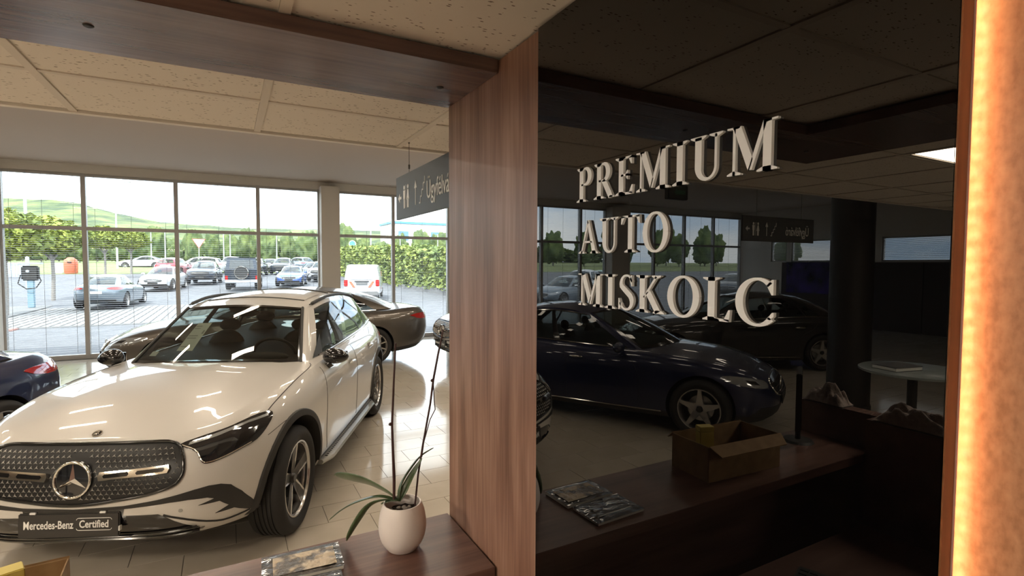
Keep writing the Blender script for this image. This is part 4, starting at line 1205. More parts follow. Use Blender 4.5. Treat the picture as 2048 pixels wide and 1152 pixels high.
def suv_sides(root, bvh, belt, rail, hero=True):
    sp = SUV
    for s in (1, -1):
        for sx in (1, -1):
            cx, cz, ri, ro = sx * sp['axle'], sp['r'] + 0.012, sp['arch'] - 0.002, sp['arch'] + 0.048
            n = 30; a0, a1 = R(-6), R(186)
            V = []; F = []
            for k in range(n + 1):
                a = a0 + (a1 - a0) * k / n
                for rr_, of in ((ri, 0.002), (ri, 0.014), ((ri + ro) / 2, 0.017), (ro - .006, 0.012), (ro, -0.004)):
                    x, z = cx + rr_ * math.cos(a), cz + rr_ * math.sin(a)
                    h = cast(bvh, 'S', x, max(z, 0.29), s)
                    y = h[0].y if h else s * 0.9
                    V.append((x, y + s * of, z))
            V2 = []
            for k in range(n + 1):
                a = a0 + (a1 - a0) * k / n
                V2.append((cx + ri * math.cos(a), V[k * 5][1] - s * .10, cz + ri * math.sin(a)))
            base = len(V); V += V2
            for k in range(n):
                for j in range(4): F.append((k * 5 + j, k * 5 + j + 1, (k + 1) * 5 + j + 1, (k + 1) * 5 + j))
                F.append((base + k, k * 5, (k + 1) * 5, base + k + 1))
            m = MB(); m.v = V; m.f = F
            m.build('wheel_arch', 'plastic_black', root, smooth=40)
        # running board
        st = MB()
        rows = []
        for x in np.linspace(0.93, -1.0, 15):
            e = max(0, abs(x + 0.035) - 0.85) / 0.12; yo = 0.985 - 0.06 * e * e; 
            rows.append([(x, s * 0.84, 0.272), (x, s * (yo - .015), 0.268), (x, s * yo, 0.285), (x, s * (yo - .010), 0.305), (x, s * 0.84, 0.318)])
        st.grid(rows); st.add(rows[0], [(0, 1, 2, 3, 4)]); st.add(rows[-1], [(4, 3, 2, 1, 0)])
        b = st.build('running_board', 'alu', root, smooth=40)
        kn = MB()
        for i in range(46):
            for j in range(2):
                x = 0.86 - i * 0.0395 - (0.02 if j else 0); y = 0.885 + j * 0.042
                kn.lathe([(0.0, 0.004), (0.012, 0.003), (0.014, 0.0), (0.014, -.004)], 8, c=(x, s * y, 0.318 - 0.13 * (y - .84)))
        tag(kn.build('tread_studs', 'rubber', b, smooth=50), kind='stuff')
        # mirror
        mm = MB(); mm.ball((0, 0, 0), (0.080, 0.110, 0.080), 20, 12)
        for i, v in enumerate(mm.v):
            x, y, z = v; x = max(x, -0.045) if x < 0 else x; z = z * (1.0 + 0.25 * (-s * y / 0.12)) if z > 0 else z * 0.72; mm.v[i] = (x, y, z)
        mo = mm.xf(Matrix.Translation((0.57, s * 0.940, 1.085)) @ Matrix.Rotation(s * R(10), 4, 'Z')).build('side_mirror', 'gloss_black', root, smooth=50)
        MB().tube([(0.58, s * 0.80, 1.00), (0.585, s * 0.86, 1.005), (0.575, s * 0.90, 1.04)], [0.040, 0.034, 0.04], 10).build('mirror_stalk', 'gloss_black', mo, smooth=50)
        MB().box(0.518, 0.524, s * 0.940 - 0.09, s * 0.940 + 0.09, 1.045, 1.13).build('mirror_glass', 'chrome', mo)
        tri = MB(); tri.add([sidef(0.035, 0.03, s) + Vector((0, s * .006, 0)), sidef(0.145, 0.03, s) + Vector((0, s * .006, 0)), sidef(0.10, 0.42, s) + Vector((0, s * .006, 0))], [(0, 1, 2)]).build('mirror_triangle', 'gloss_black', root)
        # seams, handles, chrome belt line
        seam('door_seam', [(0.80, 0.36), (0.845, 0.55), (0.83, 0.80), (0.74, 1.03)], bvh, 'S', 0.0028, 'plastic_black', root, s)
        seam('door_seam', [(-0.22, 0.36), (-0.21, 0.70), (-0.27, 1.06)], bvh, 'S', 0.0028, 'plastic_black', root, s)
        seam('door_seam', [(-0.93, 0.40), (-0.98, 0.62), (-1.13, 0.82), (-1.42, 0.93), (-1.55, 1.08)], bvh, 'S', 0.0028, 'plastic_black', root, s)
        seam('fender_seam', [(1.80, 0.80), (1.62, 0.83), (1.48, 0.835)], bvh, 'S', 0.0022, 'plastic_black', root, s)
        seam('bonnet_seam', [(0.72, s * 0.765), (0.80, s * 0.795), (1.0, s * 0.808), (1.5, s * 0.808), (1.88, s * 0.795)], bvh, 'T', 0.0035, 'plastic_black', root)
        if s > 0: seam('fuel_flap', [(-1.86, 1.02), (-1.72, 1.03), (-1.65, 1.00), (-1.64, 0.93), (-1.70, 0.88), (-1.84, 0.87), (-1.90, 0.92), (-1.90, 0.98), (-1.86, 1.02)], bvh, 'S', 0.0026, 'print_grey', root, s, n=50)
        for x, z in ((-0.02, 0.935), (-0.92, 0.965)):
            h = cast(bvh, 'S', x, z, s)
            hd = MB().ball((0, 0, 0), (0.115, 0.016, 0.017), 14, 8).xf(Matrix.Translation(h[0] + Vector((0, s * .026, 0))) @ Matrix.Rotation(R(-2), 4, 'Y')).build('door_handle', 'white_paint', root, smooth=60)
            cup = []
            MB().ball(h[0] + Vector((0, s * .001, 0)), (0.075, 0.004, 0.030), 14, 8).build('handle_recess', 'print_grey', hd, smooth=60)
        cs = [Vector(p) + Vector((0, s * 0.0, 0)) for p in [sidef(u, 0.035, s) for u in np.linspace(0.10, 0.99, 40)]]
        MB().tube([p + Vector((0, s * .008, 0)) for p in cs], 0.006, 6).build('belt_trim', 'chrome', root, smooth=50)
        # dark roof rail
        rp = [Vector((p[0], s * (p[1] - 0.005), p[2] + 0.022)) for p in rail[2:-1]]
        MB().tube(rp, [0.006] * 2 + [0.016] * (len(rp) - 4) + [0.006] * 2, 8).build('roof_rail', 'plastic_black', root, smooth=50)
        pa = [shield(s * 0.928, v) + Vector((0.003, s * .002, .003)) for v in np.linspace(0.0, 1.0, 14)]
        MB().tube(pa, 0.012, 8).build('pillar_trim', 'plastic_black', root, smooth=50)
        # rear lamps
        patch('tail_light', [(s * y, z) for y, z in [(0.30, 0.965), (0.62, 0.985), (0.84, 0.99), (0.875, 0.95), (0.84, 0.915), (0.60, 0.92), (0.30, 0.925)]][::s], bvh, 'B', 0.006, 'lens_red', root, 0.03, 0.01)
    MB().box(-2.02, -1.82, -0.46, 0.46, 1.485, 1.505).build('roof_spoiler', 'white_paint', root)
    patch('rear_plate_recess', [(-0.3, 0.70), (0.3, 0.70), (0.3, 0.83), (-0.3, 0.83)], bvh, 'B', 0.004, 'plastic_black', root, 0.05)
    patch('rear_bumper_insert', [(-0.7, 0.36), (0.7, 0.36), (0.68, 0.50), (-0.68, 0.50)], bvh, 'B', 0.004, 'plastic_black', root, 0.06)

def suv_inside(root):
    # steering wheel, dash pods, paper in the windscreen, sticker, wipers
    t = MB().tube([(0.40 + 0.07 * math.sin(a), 0.36 + 0.185 * math.cos(a), 1.075 + 0.16 * math.sin(a)) for a in np.linspace(0, 2 * math.pi, 41)[:-1]], 0.014, 8, closed=True)
    t.build('steering_wheel', 'seat', root, smooth=50)
    MB().ball((0.62, 0.36, 1.10), (0.06, 0.20, 0.045), 16, 8).build('instrument_pod', 'interior', root, smooth=50)
    def on(t, v, inn=0.012):
        p = shield(t, v); n = (shield(t + .02, v) - shield(t - .02, v)).cross(shield(t, v + .02) - shield(t, v - .02)).normalized()
        if n.x < 0: n = -n
        return p - n * inn, n
    pg = MB(); rows = [[on(tt, vv)[0] for tt in np.linspace(-0.445, -0.235, 4)] for vv in np.linspace(0.215, 0.665, 5)]
    pg.grid(rows); pp = pg.build('price_sheet', 'paper', root)
    for vv in (0.27, 0.40, 0.44, 0.56, 0.60):
        pr = MB(); pr.grid([[on(tt, v2, 0.0105)[0] for tt in np.linspace(-0.43, -0.30 if vv < .5 else -0.34, 3)] for v2 in (vv, vv + 0.012)]); pr.build('printed_line', 'print_grey', pp)
    pr = MB(); pr.grid([[on(tt, v2, 0.0105)[0] for tt in (-0.275, -0.250)] for v2 in (0.475, 0.535)]); pr.build('printed_square', 'print_grey', pp)
    st = MB(); st.grid([[on(tt, v2, 0.010)[0] for tt in (-0.80, -0.69)] for v2 in (0.135, 0.205)]); st.build('windscreen_sticker', 'paper', root)
    MB().ball((0.20, 0.0, 1.475), (0.05, 0.13, 0.04), 16, 8).build('camera_pod', 'interior', root, smooth=50)
    MB().ball((0.16, 0.02, 1.435), (0.02, 0.12, 0.035), 14, 8).build('inner_mirror', 'gloss_black', root, smooth=50)
    # sunroof
    rows = []
    for i in range(8, 40):
        x, y, z = rail[i]; u = i / 60; cr = sinterp(SUV['roof_crown'], u)
        rows.append([(x + SUV['head_bow'] * (1 - tt * tt) * (1 - u) ** 4, y * tt, z + cr * (1 - tt * tt) + 0.004) for tt in np.linspace(-0.80, 0.80, 13)])
    MB().grid(rows[:15]).build('sunroof_front', 'white_paint', root, smooth=60)
    MB().tube([tuple(p) for p in [(q[0], q[1], q[2] + .001) for q in rows[0]]], 0.004, 5).build('sunroof_seam', 'plastic_black', root)
    MB().tube([(q[0], q[1], q[2] + .001) for q in rows[-10]], 0.006, 5).build('sunroof_seam', 'plastic_black', root)
suv_front(suv, bvh)
suv_sides(suv, bvh, belt, rail)
suv_inside(suv)

# ------------------------------------------------------------------ generic saloon details
def saloon_details(root, sp, bvh, fns, tail='wide'):
    shield, sidef, rearf, rail, belt = fns
    xm = sp['levels'][3][2]; k = sp['axle'] / 1.432
    G = [(0, 0.685), (0.25, 0.68), (0.42, 0.655), (0.475, 0.60), (0.42, 0.525), (0.25, 0.490), (0, 0.480)]
    outl = closed_spline(G + [(-a, b) for a, b in G[::-1][1:-1]], 5)
    g = patch('grille', outl, bvh, 'F', 0.005, 'gloss_black', root, 0.04)
    pts = [h[0] + h[1] * .008 for h in (cast(bvh, 'F', p[0], p[1]) for p in outl) if h]
    MB().tube(pts, 0.008, 6, closed=True).build('grille_surround', 'chrome', root, smooth=50)
    for z in (0.535, 0.585, 0.632): seam('grille_bar', [(-0.42, z), (0, z + .005), (0.42, z)], bvh, 'F', 0.006, 'chrome', g, off=0.010)
    h = cast(bvh, 'F', 0, 0.585)
    MB().tube([h[0] + Vector((0.012, 0.07 * math.cos(a), 0.07 * math.sin(a))) for a in np.linspace(0, 2 * math.pi, 25)[:-1]], 0.006, 6, closed=True).build('emblem_ring', 'chrome', g, smooth=50)
    star_mesh(ms := MB(), h[0] + Vector((0.010, 0, 0)), 0.068, (0, 1, 0), (0, 0, 1), (1, 0, 0), 0.012); ms.build('emblem_star', 'chrome', g)
    patch('lower_intake', [(-0.72, 0.30), (0.72, 0.30), (0.66, 0.40), (-0.66, 0.40)], bvh, 'F', 0.004, 'plastic_black', root, 0.06)
    bev_box('licence_plate', xm + 0.005, xm + 0.018, -0.26, 0.26, 0.385, 0.495, 'plate_black', root, 0.003)
    h = cast(bvh, 'B', 0, 0.72)
    bev_box('licence_plate', h[0].x - 0.014, h[0].x - 0.003, -0.26, 0.26, 0.665, 0.775, 'white_print', root, 0.003)
    patch('rear_diffuser', [(-0.72, 0.30), (0.72, 0.30), (0.68, 0.41), (-0.68, 0.41)], bvh, 'B', 0.004, 'plastic_black', root, 0.06)
    for s in (1, -1):
        F_ = (lambda q: q) if s > 0 else mir
        hl = patch('headlight', F_(closed_spline([(0.50, 0.668), (0.62, 0.705), (0.74, 0.735), (0.80, 0.735), (0.815, 0.695), (0.76, 0.640), (0.62, 0.605), (0.53, 0.615)], 3)), bvh, 'F', 0.006, 'lens_clear', root, 0.025)
        patch('lens_module', F_([(0.62, 0.64), (0.70, 0.655), (0.71, 0.695), (0.63, 0.68)]), bvh, 'F', 0.0075, 'lens_dark', hl, 0.03, 0.004)
        T = [(0.42, 0.905), (0.62, 0.935), (0.80, 0.925), (0.835, 0.885), (0.80, 0.825), (0.60, 0.835), (0.44, 0.865)]
        tl = patch('tail_light', F_(closed_spline(T, 3)), bvh, 'B', 0.007, 'lens_red', root, 0.025)
        xr = sp['levels'][3][3]
        patch('tail_light_side', [(x + xr + 2.44, z) for x, z in ([(-2.33, 0.905), (-2.10, 0.915), (-1.98, 0.895), (-2.14, 0.845), (-2.34, 0.825)][::1])], bvh, 'S', 0.006, 'lens_red', tl, 0.03, 0.006, side=s)
        mm = MB().ball((0, 0, 0), (0.07, 0.11, 0.065), 14, 8).xf(Matrix.Translation((0.50 * k, s * 0.955, 0.985))).build('side_mirror', root.children[0].data.materials[0], root, smooth=50)
        MB().tube([(0.50 * k, s * 0.80, 0.945), (0.50 * k, s * 0.90, 0.955)], 0.022, 8).build('mirror_stalk', 'gloss_black', mm, smooth=50)
        for path in ([(0.72 * k, 0.30), (0.74 * k, 0.62), (0.60 * k, 0.92)], [(-0.22 * k, 0.28), (-0.21 * k, 0.6), (-0.27 * k, 0.95)], [(-0.93 * k, 0.34), (-1.02 * k, 0.66), (-1.25 * k, 0.80), (-1.38 * k, 0.98)]):
            seam('door_seam', path, bvh, 'S', 0.0025, 'plastic_black', root, s)
        for x in (-0.08 * k, -0.98 * k):
            h = cast(bvh, 'S', x, 0.82, s)
            MB().ball(h[0] + Vector((0, s * .015, 0)), (0.10, 0.014, 0.014), 12, 8).build('door_handle', 'chrome', root, smooth=60)
        MB().tube([sidef(u, 0.02, s) + Vector((0, s * .008, 0)) for u in np.linspace(0.06, 0.88, 26)], 0.006, 6).build('belt_trim', 'chrome', root, smooth=50)
        MB().tube([sidef(u, 0.93, s) + Vector((0, s * .008, 0)) for u in np.linspace(0.06, 0.88, 26)], 0.006, 6).build('window_trim', 'chrome', root, smooth=50)
        seam('sill_trim', [(1.0 * k, 0.265), (0, 0.262), (-1.0 * k, 0.265)], bvh, 'S', 0.007, 'chrome', root, s, off=0.002)

LONG = stretched(SEDAN, 1.15); LONG['n_r'] = 6.5; LONG['levels'] = [(v, w, f, (r if v < .7 else -2.44 * 1.15 + (v - .7) * .16)) for v, w, f, r in LONG['levels']]; LONG['zs'] = [(x, z + (0.03 if x < -2.2 else 0)) for x, z in LONG['zs']]
sal, bvh_l, fl = make_car(LONG, 'grey_paint', (0.76, 10.72, 0), R(181.0), 'bronze grey saloon parked along the glass facade behind the white suv', 'car', None, style='multi', name='saloon_car')
saloon_details(sal, LONG, bvh_l, fl)
sbvh = bvh_l
# fuel flap outline
seam('fuel_flap', [(-1.62, 0.90), (-1.45, 0.90), (-1.42, 0.87), (-1.42, 0.78), (-1.45, 0.75), (-1.62, 0.75), (-1.65, 0.78), (-1.65, 0.87), (-1.62, 0.90)], bvh_l, 'S', 0.0022, 'plastic_black', sal, 1, n=60)

blu, bvh_b, fb = make_car(SEDAN, 'blue_paint', (-3.24, 5.56, 0), HD(-0.508, -0.862), 'dark blue saloon at the left edge, its tail light beside the white suv', 'car', None, style='star', name='saloon_car')
saloon_details(blu, SEDAN, bvh_b, fb)
blu.scale = (0.955, 0.955, 0.955)

o = copy_tree(blu, None, 'dark_paint'); o.location = (-7.3, 6.9, 0); o.rotation_euler = (0, 0, R(28))
tag(o, 'dark grey saloon behind the round table, seen in the black glass', 'car')
o = copy_tree(suv, None); o.location = (5.62, 8.75, 0); o.rotation_euler = (0, 0, R(180))
tag(o, 'white car with black bumper peeking out from behind the pillar', 'car')

# ================================================================== SMALL THINGS AT THE RECEPTION
_F = Vector((math.sin(_yaw) * math.cos(_pit), math.cos(_yaw) * math.cos(_pit), -math.sin(_pit)))
_Rt = Vector((math.cos(_yaw), -math.sin(_yaw), 0)); _Up = _Rt.cross(_F)
_R2 = _Rt * math.cos(_rol) + _Up * math.sin(_rol); _U2 = _Up * math.cos(_rol) - _Rt * math.sin(_rol)
def pt(px, py, y=None, z=None, d=None):
    """the point of the place a sight line meets: on a plane of given y or z, or at depth d"""
    v = _F + _R2 * ((px - 1024) / 1044.0) - _U2 * ((py - 576) / 1044.0)
    t = d if d else (y / v.y if y is not None else (z - 1.9) / v.z)
    return Vector((0, 0, 1.9)) + v * t

# orchid
pc = Vector((0.439, 1.473, ZD))
op = empty('potted_orchid', pc); tag(op, 'orchid without flowers in a ribbed white pot on the counter', 'potted plant')
prof = [(0.0, 0.001), (0.038, 0.001), (0.046, 0.006), (0.060, 0.028), (0.0672, 0.056), (0.0678, 0.082), (0.0628, 0.112), (0.0555, 0.134), (0.0535, 0.1365), (0.0505, 0.134), (0.053, 0.11), (0.053, 0.10)]
prof = [tuple(q) for q in spline(prof, 34)]
m = MB().lathe(prof, 220)
for i, v in enumerate(m.v):
    k = i // len(prof); r0 = math.hypot(v[0], v[1])
    if r0 > 0.04 and 0.008 < v[2] < 0.128 and i % len(prof) < 25:
        f = 1 + (0.010 if k % 2 else -0.004); m.v[i] = (v[0] * f, v[1] * f, v[2])
m.build('flower_pot', 'pot', op, smooth=60)
m = MB().lathe([(0.0, 0.112), (0.03, 0.111), (0.0525, 0.106)], 28)
for i, v in enumerate(m.v): m.v[i] = (v[0], v[1], v[2] + 0.006 * math.sin(v[0] * 300) * math.cos(v[1] * 270))
m.build('soil', 'soil', op, smooth=60)
for k in range(7):
    a = rnd.uniform(0, 6.28); r_ = rnd.uniform(0.01, 0.04)
    MB().ball((r_ * math.cos(a), r_ * math.sin(a), 0.114), (rnd.uniform(.006, .011), rnd.uniform(.005, .009), .006), 8, 6).build('bark_chip', 'bark', op, smooth=50)
def leaf(path, wmax, droop, name='leaf', fold=0.25, tilt=0.0, broad=False):
    P = [Vector(p) - pc for p in spline([tuple(q) for q in path], 22)]
    rows = []
    for i, p in enumerate(P):
        t = i / 21; d = (P[min(i + 1, 21)] - P[max(i - 1, 0)]).normalized()
        s = d.cross(Vector((0, 0, 1))).normalized()
        if tilt: s = (Matrix.Rotation(tilt, 3, d) @ s)
        n = s.cross(d)
        w = wmax * (math.sin(math.pi * min(1, (0.10 + 0.90 * t)) ** 0.85)) ** 0.7 if t < 1 else 0.0005
        if broad: w = wmax * (0.32 + 0.68 * min(1, t / 0.6) ** 1.2) * (1 if t < 0.62 else math.sqrt(max(0, 1 - ((t - 0.62) / 0.382) ** 2.4)))
        w = max(w, 0.0012 if t > .97 else 0.004)
        rows.append([p + s * (w * u) + n * (w * fold * u * u * 1.6) for u in (-1, -.55, 0, .55, 1)])
    m = MB(); m.grid(rows)
    o = m.build(name, 'leaf_orchid', op, smooth=60)
    md = o.modifiers.new('t', 'SOLIDIFY'); md.thickness = 0.0016; md.offset = 0
    return o
b0 = pt(800, 1003, y=1.47)
leaf([b0, pt(775, 985, y=1.51), pt(735, 966, y=1.57), pt(700, 958, y=1.62), pt(671, 953, y=1.66)], 0.0225, 0, tilt=0.95, broad=True, fold=0.1)
leaf([b0, pt(760, 996, y=1.51), pt(715, 1008, y=1.57), pt(685, 1024, y=1.61), pt(662, 1043, y=1.65)], 0.0085, 0)
leaf([b0, pt(770, 1003, y=1.49), pt(742, 1015, y=1.52), pt(718, 1048, y=1.545), pt(697, 1084, y=1.565)], 0.0145, 0, tilt=0.5, broad=True)
leaf([b0, pt(808, 968, y=1.48), pt(828, 935, y=1.49), pt(846, 913, y=1.50), pt(869, 897, y=1.51)], 0.012, 0, tilt=-0.6)
leaf([b0, pt(815, 975, y=1.475), pt(832, 943, y=1.47), pt(846, 918, y=1.465)], 0.011, 0, tilt=0.7)
leaf([b0, pt(785, 1004, y=1.49), pt(765, 1010, y=1.50)], 0.009, 0)
MB().tube([pt(791, 1000, y=1.47) - pc, pt(791, 960, y=1.47) - pc, pt(788, 900, y=1.47) - pc, pt(786, 850, y=1.47) - pc, pt(789, 760, y=1.47) - pc, pt(792, 688, y=1.47) - pc], [.004, .0046, .0038, .0036, .003, .0026], 8).build('flower_stem', 'stem', op, smooth=50)
MB().tube([pt(833, 1012, y=1.475) - pc, pt(839, 950, y=1.475) - pc, pt(848, 890, y=1.475) - pc, pt(862, 810, y=1.475) - pc, pt(868, 760, y=1.475) - pc, pt(877, 710, y=1.475) - pc, pt(887, 660, y=1.475) - pc], [.003, .003, .003, .0032, .0036, .0034, .0026], 8).build('flower_stem', 'stem', op, smooth=50)
MB().tube([pt(868, 766, y=1.475) - pc, pt(870, 800, y=1.47) - pc, pt(872, 820, y=1.468) - pc, pt(862, 840, y=1.47) - pc, pt(850, 885, y=1.473) - pc, pt(846, 915, y=1.474) - pc], .0015, 6).build('side_shoot', 'stem', op, smooth=50)
for q in ((783, 850), (866, 762)):
    MB().ball(pt(*q, y=1.47) - pc, (.006, .005, .005), 10, 6).build('stem_node', 'stem', op, smooth=50)

# two shrink-wrapped booklets lying on the counter
def booklet(name, label, x, y, z, rz, w, h, th):
    t = empty(name, (x, y, z), rz); tag(t, label, 'magazine', 'wrapped booklets on the counter')
    bev_box('pages', -w / 2 + .002, w / 2 - .002, -h / 2 + .002, h / 2 - .002, 0.001, th - 0.001, 'paper', t, 0.0005)
    rows = []
    for i in range(25):
        r_ = []
        for j in range(25):
            u, v = i / 24, j / 24
            bz = 0.0022 * noise.noise(Vector((u * 5 + x * 9, v * 11, 1.3))) + 0.001 * noise.noise(Vector((u * 22, v * 30, 4)))
            e = min(u, v, 1 - u, 1 - v); r_.append((-w / 2 + w * u, -h / 2 + h * v, th + (0.0012 + bz) * min(1, e * 8)))
        rows.append(r_)
    MB().grid(rows).build('wrapper', 'plastic_wrap', t, smooth=80)
    return t
b1 = booklet('wrapped_booklet', 'glossy wrapped booklet with a gold glint painted over its cover, nearest the counter front edge', 0.168, 1.512, ZD, R(-3), 0.205, 0.135, 0.012)
b2 = booklet('wrapped_booklet', 'glossy black wrapped booklet with a thin white line, nearer the desk side', 0.150, 1.368, ZD, R(-3), 0.205, 0.135, 0.010)
m = MB(); m.box(-0.075, 0.085, -0.05, 0.045, 0.0145, 0.0149)
vary(mat('cover_glint', (0.45, 0.36, 0.24), 0.25, coat=0.8), (0.10, 0.085, 0.07), (0.62, 0.50, 0.34), 26, 5, p0=0.45, p1=0.6, bump=0.6, bscale=50)  # crumpled gold reflection of warm light on the wrap, painted into the colour
m.build('glint_sheet', 'cover_glint', b1)
MB().box(-0.07, 0.07, -0.038, -0.034, 0.0128, 0.0132).build('cover_line', 'white_print', b2)

# cardboard box
t = empty('cardboard_box', (-0.535, 1.450, ZD), R(3)); tag(t, 'open brown cardboard box on the counter at the lower left', 'box')
X, Y, H, th = 0.200, 0.100, 0.138, 0.004
bev_box('box_bottom', -X, X, -Y, Y, 0.0, th, 'cardboard', t, 0.001)
for nm, a in (('box_wall', (-X, X, -Y, -Y + th, th, H)), ('box_wall', (-X, X, Y - th, Y, th, H)), ('box_wall', (-X, -X + th, -Y + th, Y - th, th, H)), ('box_wall', (X - th, X, -Y + th, Y - th, th, H))):
    bev_box(nm, *a, 'cardboard', t, 0.001)
def flap(pts): 
    m = MB(); m.prism(pts, (0, 0, 0.004)); m.build('box_flap', 'cardboard', t)
flap([(-X, Y, H), (X, Y, H), (X - .02, Y + 0.05, H - 0.035), (-X + .02, Y + 0.05, H - 0.035)])
flap([(-X, -Y, H), (X, -Y, H), (X - .02, -Y - 0.045, H - 0.03), (-X + .02, -Y - 0.045, H - 0.03)])

t = empty('tape_roll_box', (-0.43, 1.47, ZD + 0.0045), R(20)); tag(t, 'small pale yellow carton standing inside the cardboard box', 'carton')
bev_box('carton', -0.03, 0.03, -0.02, 0.02, 0, 0.155, 'yellow_box', t, 0.002)
bev_box('carton_lid', -0.031, 0.031, -0.021, 0.021, 0.155, 0.175, 'yellow_box', t, 0.002)

# crumpled fleece blankets on the side wall of the reception
def blanket(name, label, x, y, z, sx, sy, sz, seed):
    rows = []
    for i in range(29):
        r_ = []
        for j in range(23):
            u, v = i / 28 * 2 - 1, j / 22 * 2 - 1
            e = max(0, 1 - abs(u) ** 3) * max(0, 1 - abs(v) ** 3)
            h = sz * e * (0.55 + 0.9 * abs(noise.noise(Vector((u * 2.1 + seed, v * 2.6, seed))))) + 0.006
            r_.append((u * sx * (1 + .2 * noise.noise(Vector((v * 2, seed, 0)))), v * sy, h))
        rows.append(r_)
    t = empty(name, (x, y, z)); tag(t, label, 'blanket', 'fleece blankets on the reception wall')
    m = MB().grid(rows); o = m.build('fleece', 'towel', t, smooth=70)
    m = MB(); m.grid([[(p[0], p[1], 0.0005) for p in r_] for r_ in (rows[0], rows[-1])]); m.build('underside', 'towel', t)
blanket('fleece_blanket', 'crumpled grey brown fleece heap beside the dark post', -1.245, 1.08, 1.22, 0.05, 0.15, 0.10, 3.1)
blanket('fleece_blanket', 'crumpled grey brown fleece at the end of the reception wall', -1.33, 1.50, 1.22, 0.045, 0.10, 0.09, 8.4)
blanket('fleece_blanket', 'flat pale fleece strip along the reception side wall', -1.24, 0.70, 1.22, 0.04, 0.20, 0.035, 5.5)
# slim dark screen seen edge on
t = empty('small_monitor', (-1.10, 1.50, ZD), R(-32)); tag(t, 'slim dark screen on a stand at the counter corner', 'monitor')
bev_box('screen_panel', -0.11, 0.11, -0.012, 0.012, 0.07, 0.34, 'plastic_black', t, 0.004)
bev_box('display', -0.10, 0.10, -0.0135, -0.0115, 0.08, 0.33, 'gloss_black', t, 0.0005)
MB().tube([(0, 0.0, 0.01), (0, 0.0, 0.09)], 0.012, 10).build('stand_neck', 'plastic_black', t)
MB().lathe([(0, 0.012), (0.06, 0.010), (0.07, 0.0), (0, 0.0)], 28).build('stand_foot', 'plastic_black', t, smooth=40)
# payment terminal and keyboard on the low desk
t = empty('payment_terminal', (-0.30, 1.10, 0.75), R(25)); tag(t, 'grey payment terminal with a small dark screen on the low desk', 'terminal')
bev_box('terminal_body', -0.045, 0.045, -0.10, 0.09, 0.0, 0.05, mat('terminal_grey', (0.12, 0.115, 0.11), 0.5), t, 0.01)
bev_box('terminal_screen', -0.034, 0.034, 0.015, 0.075, 0.050, 0.053, 'gloss_black', t, 0.001)
for i in range(3):
    for j in range(4): bev_box('key', -0.030 + i * .022, -0.014 + i * .022, -0.085 + j * .022, -0.070 + j * .022, 0.0495, 0.0545, 'plastic_black', t, 0.001)
t = empty('keyboard', (-0.62, 0.95, 0.75), R(70)); tag(t, 'black computer keyboard lying on the low desk', 'keyboard')
bev_box('keyboard_case', -0.21, 0.21, -0.065, 0.065, 0, 0.016, 'plastic_black', t, 0.004)
for i in range(13):
    for j in range(4): bev_box('key', -0.20 + i * .031, -0.173 + i * .031, -0.055 + j * .028, -0.031 + j * .028, 0.0155, 0.020, 'rubber', t, 0.001)

# ================================================================== SHOWROOM FURNITURE (seen in the black glass)
t = empty('round_column', (-5.95, 3.9, 0)); tag(t, 'black round column standing in the showroom', 'column')
MB().lathe([(0.25, 0.0), (0.25, ZH - 0.001)], 48).build('column_shaft', 'column_dark', t, smooth=50)
MB().lathe([(0.262, 0.0), (0.262, 0.08), (0.251, 0.085)], 48).build('column_skirting', 'plastic_black', t, smooth=50)
t = empty('high_table', (-3.62, 2.14, 0)); tag(t, 'round grey standing table on a black leg beside the column', 'table')
MB().lathe([(0, 1.03), (0.36, 1.03), (0.375, 1.038), (0.375, 1.052), (0.36, 1.06), (0, 1.06)], 48).build('table_top', mat('table_grey', (0.25, 0.29, 0.29), 0.25), t, smooth=40)
MB().tube([(0, 0, 0.02), (0, 0, 1.03)], 0.035, 16).build('leg', 'plastic_black', t, smooth=40)
MB().lathe([(0, 0.025), (0.22, 0.018), (0.25, 0.0), (0, 0.0)], 40).build('foot_plate', 'plastic_black', t, smooth=40)
t = empty('catalogue', (-3.50, 2.20, 1.0605), R(12)); tag(t, 'thick dark catalogue lying on the round standing table', 'book')
bev_box('pages', -0.14, 0.14, -0.10, 0.10, 0.003, 0.030, 'paper', t, 0.001)
bev_box('cover', -0.145, 0.145, -0.105, 0.105, 0.030, 0.034, mat('cover_grey', (0.09, 0.09, 0.09), 0.4), t, 0.001)
bev_box('cover', -0.145, 0.145, -0.105, 0.105, 0.0, 0.003, 'cover_grey', t, 0.001)
t = empty('video_screen', (XL + 0.041, 10.15, 0.96)); tag(t, 'wide video screen with a dark violet picture on the left wall', 'screen')
bev_box('screen_frame', 0, 0.05, -1.05, 1.05, 0, 1.06, 'plastic_black', t, 0.005)
vary(mat('screen_picture', (0.03, 0.015, 0.12), 0.2), (0.006, 0.005, 0.03), (0.07, 0.03, 0.30), 3.0, 5)
bev_box('screen_face', 0.0495, 0.053, -1.02, 1.02, 0.03, 1.03, 'screen_picture', t, 0.0005)

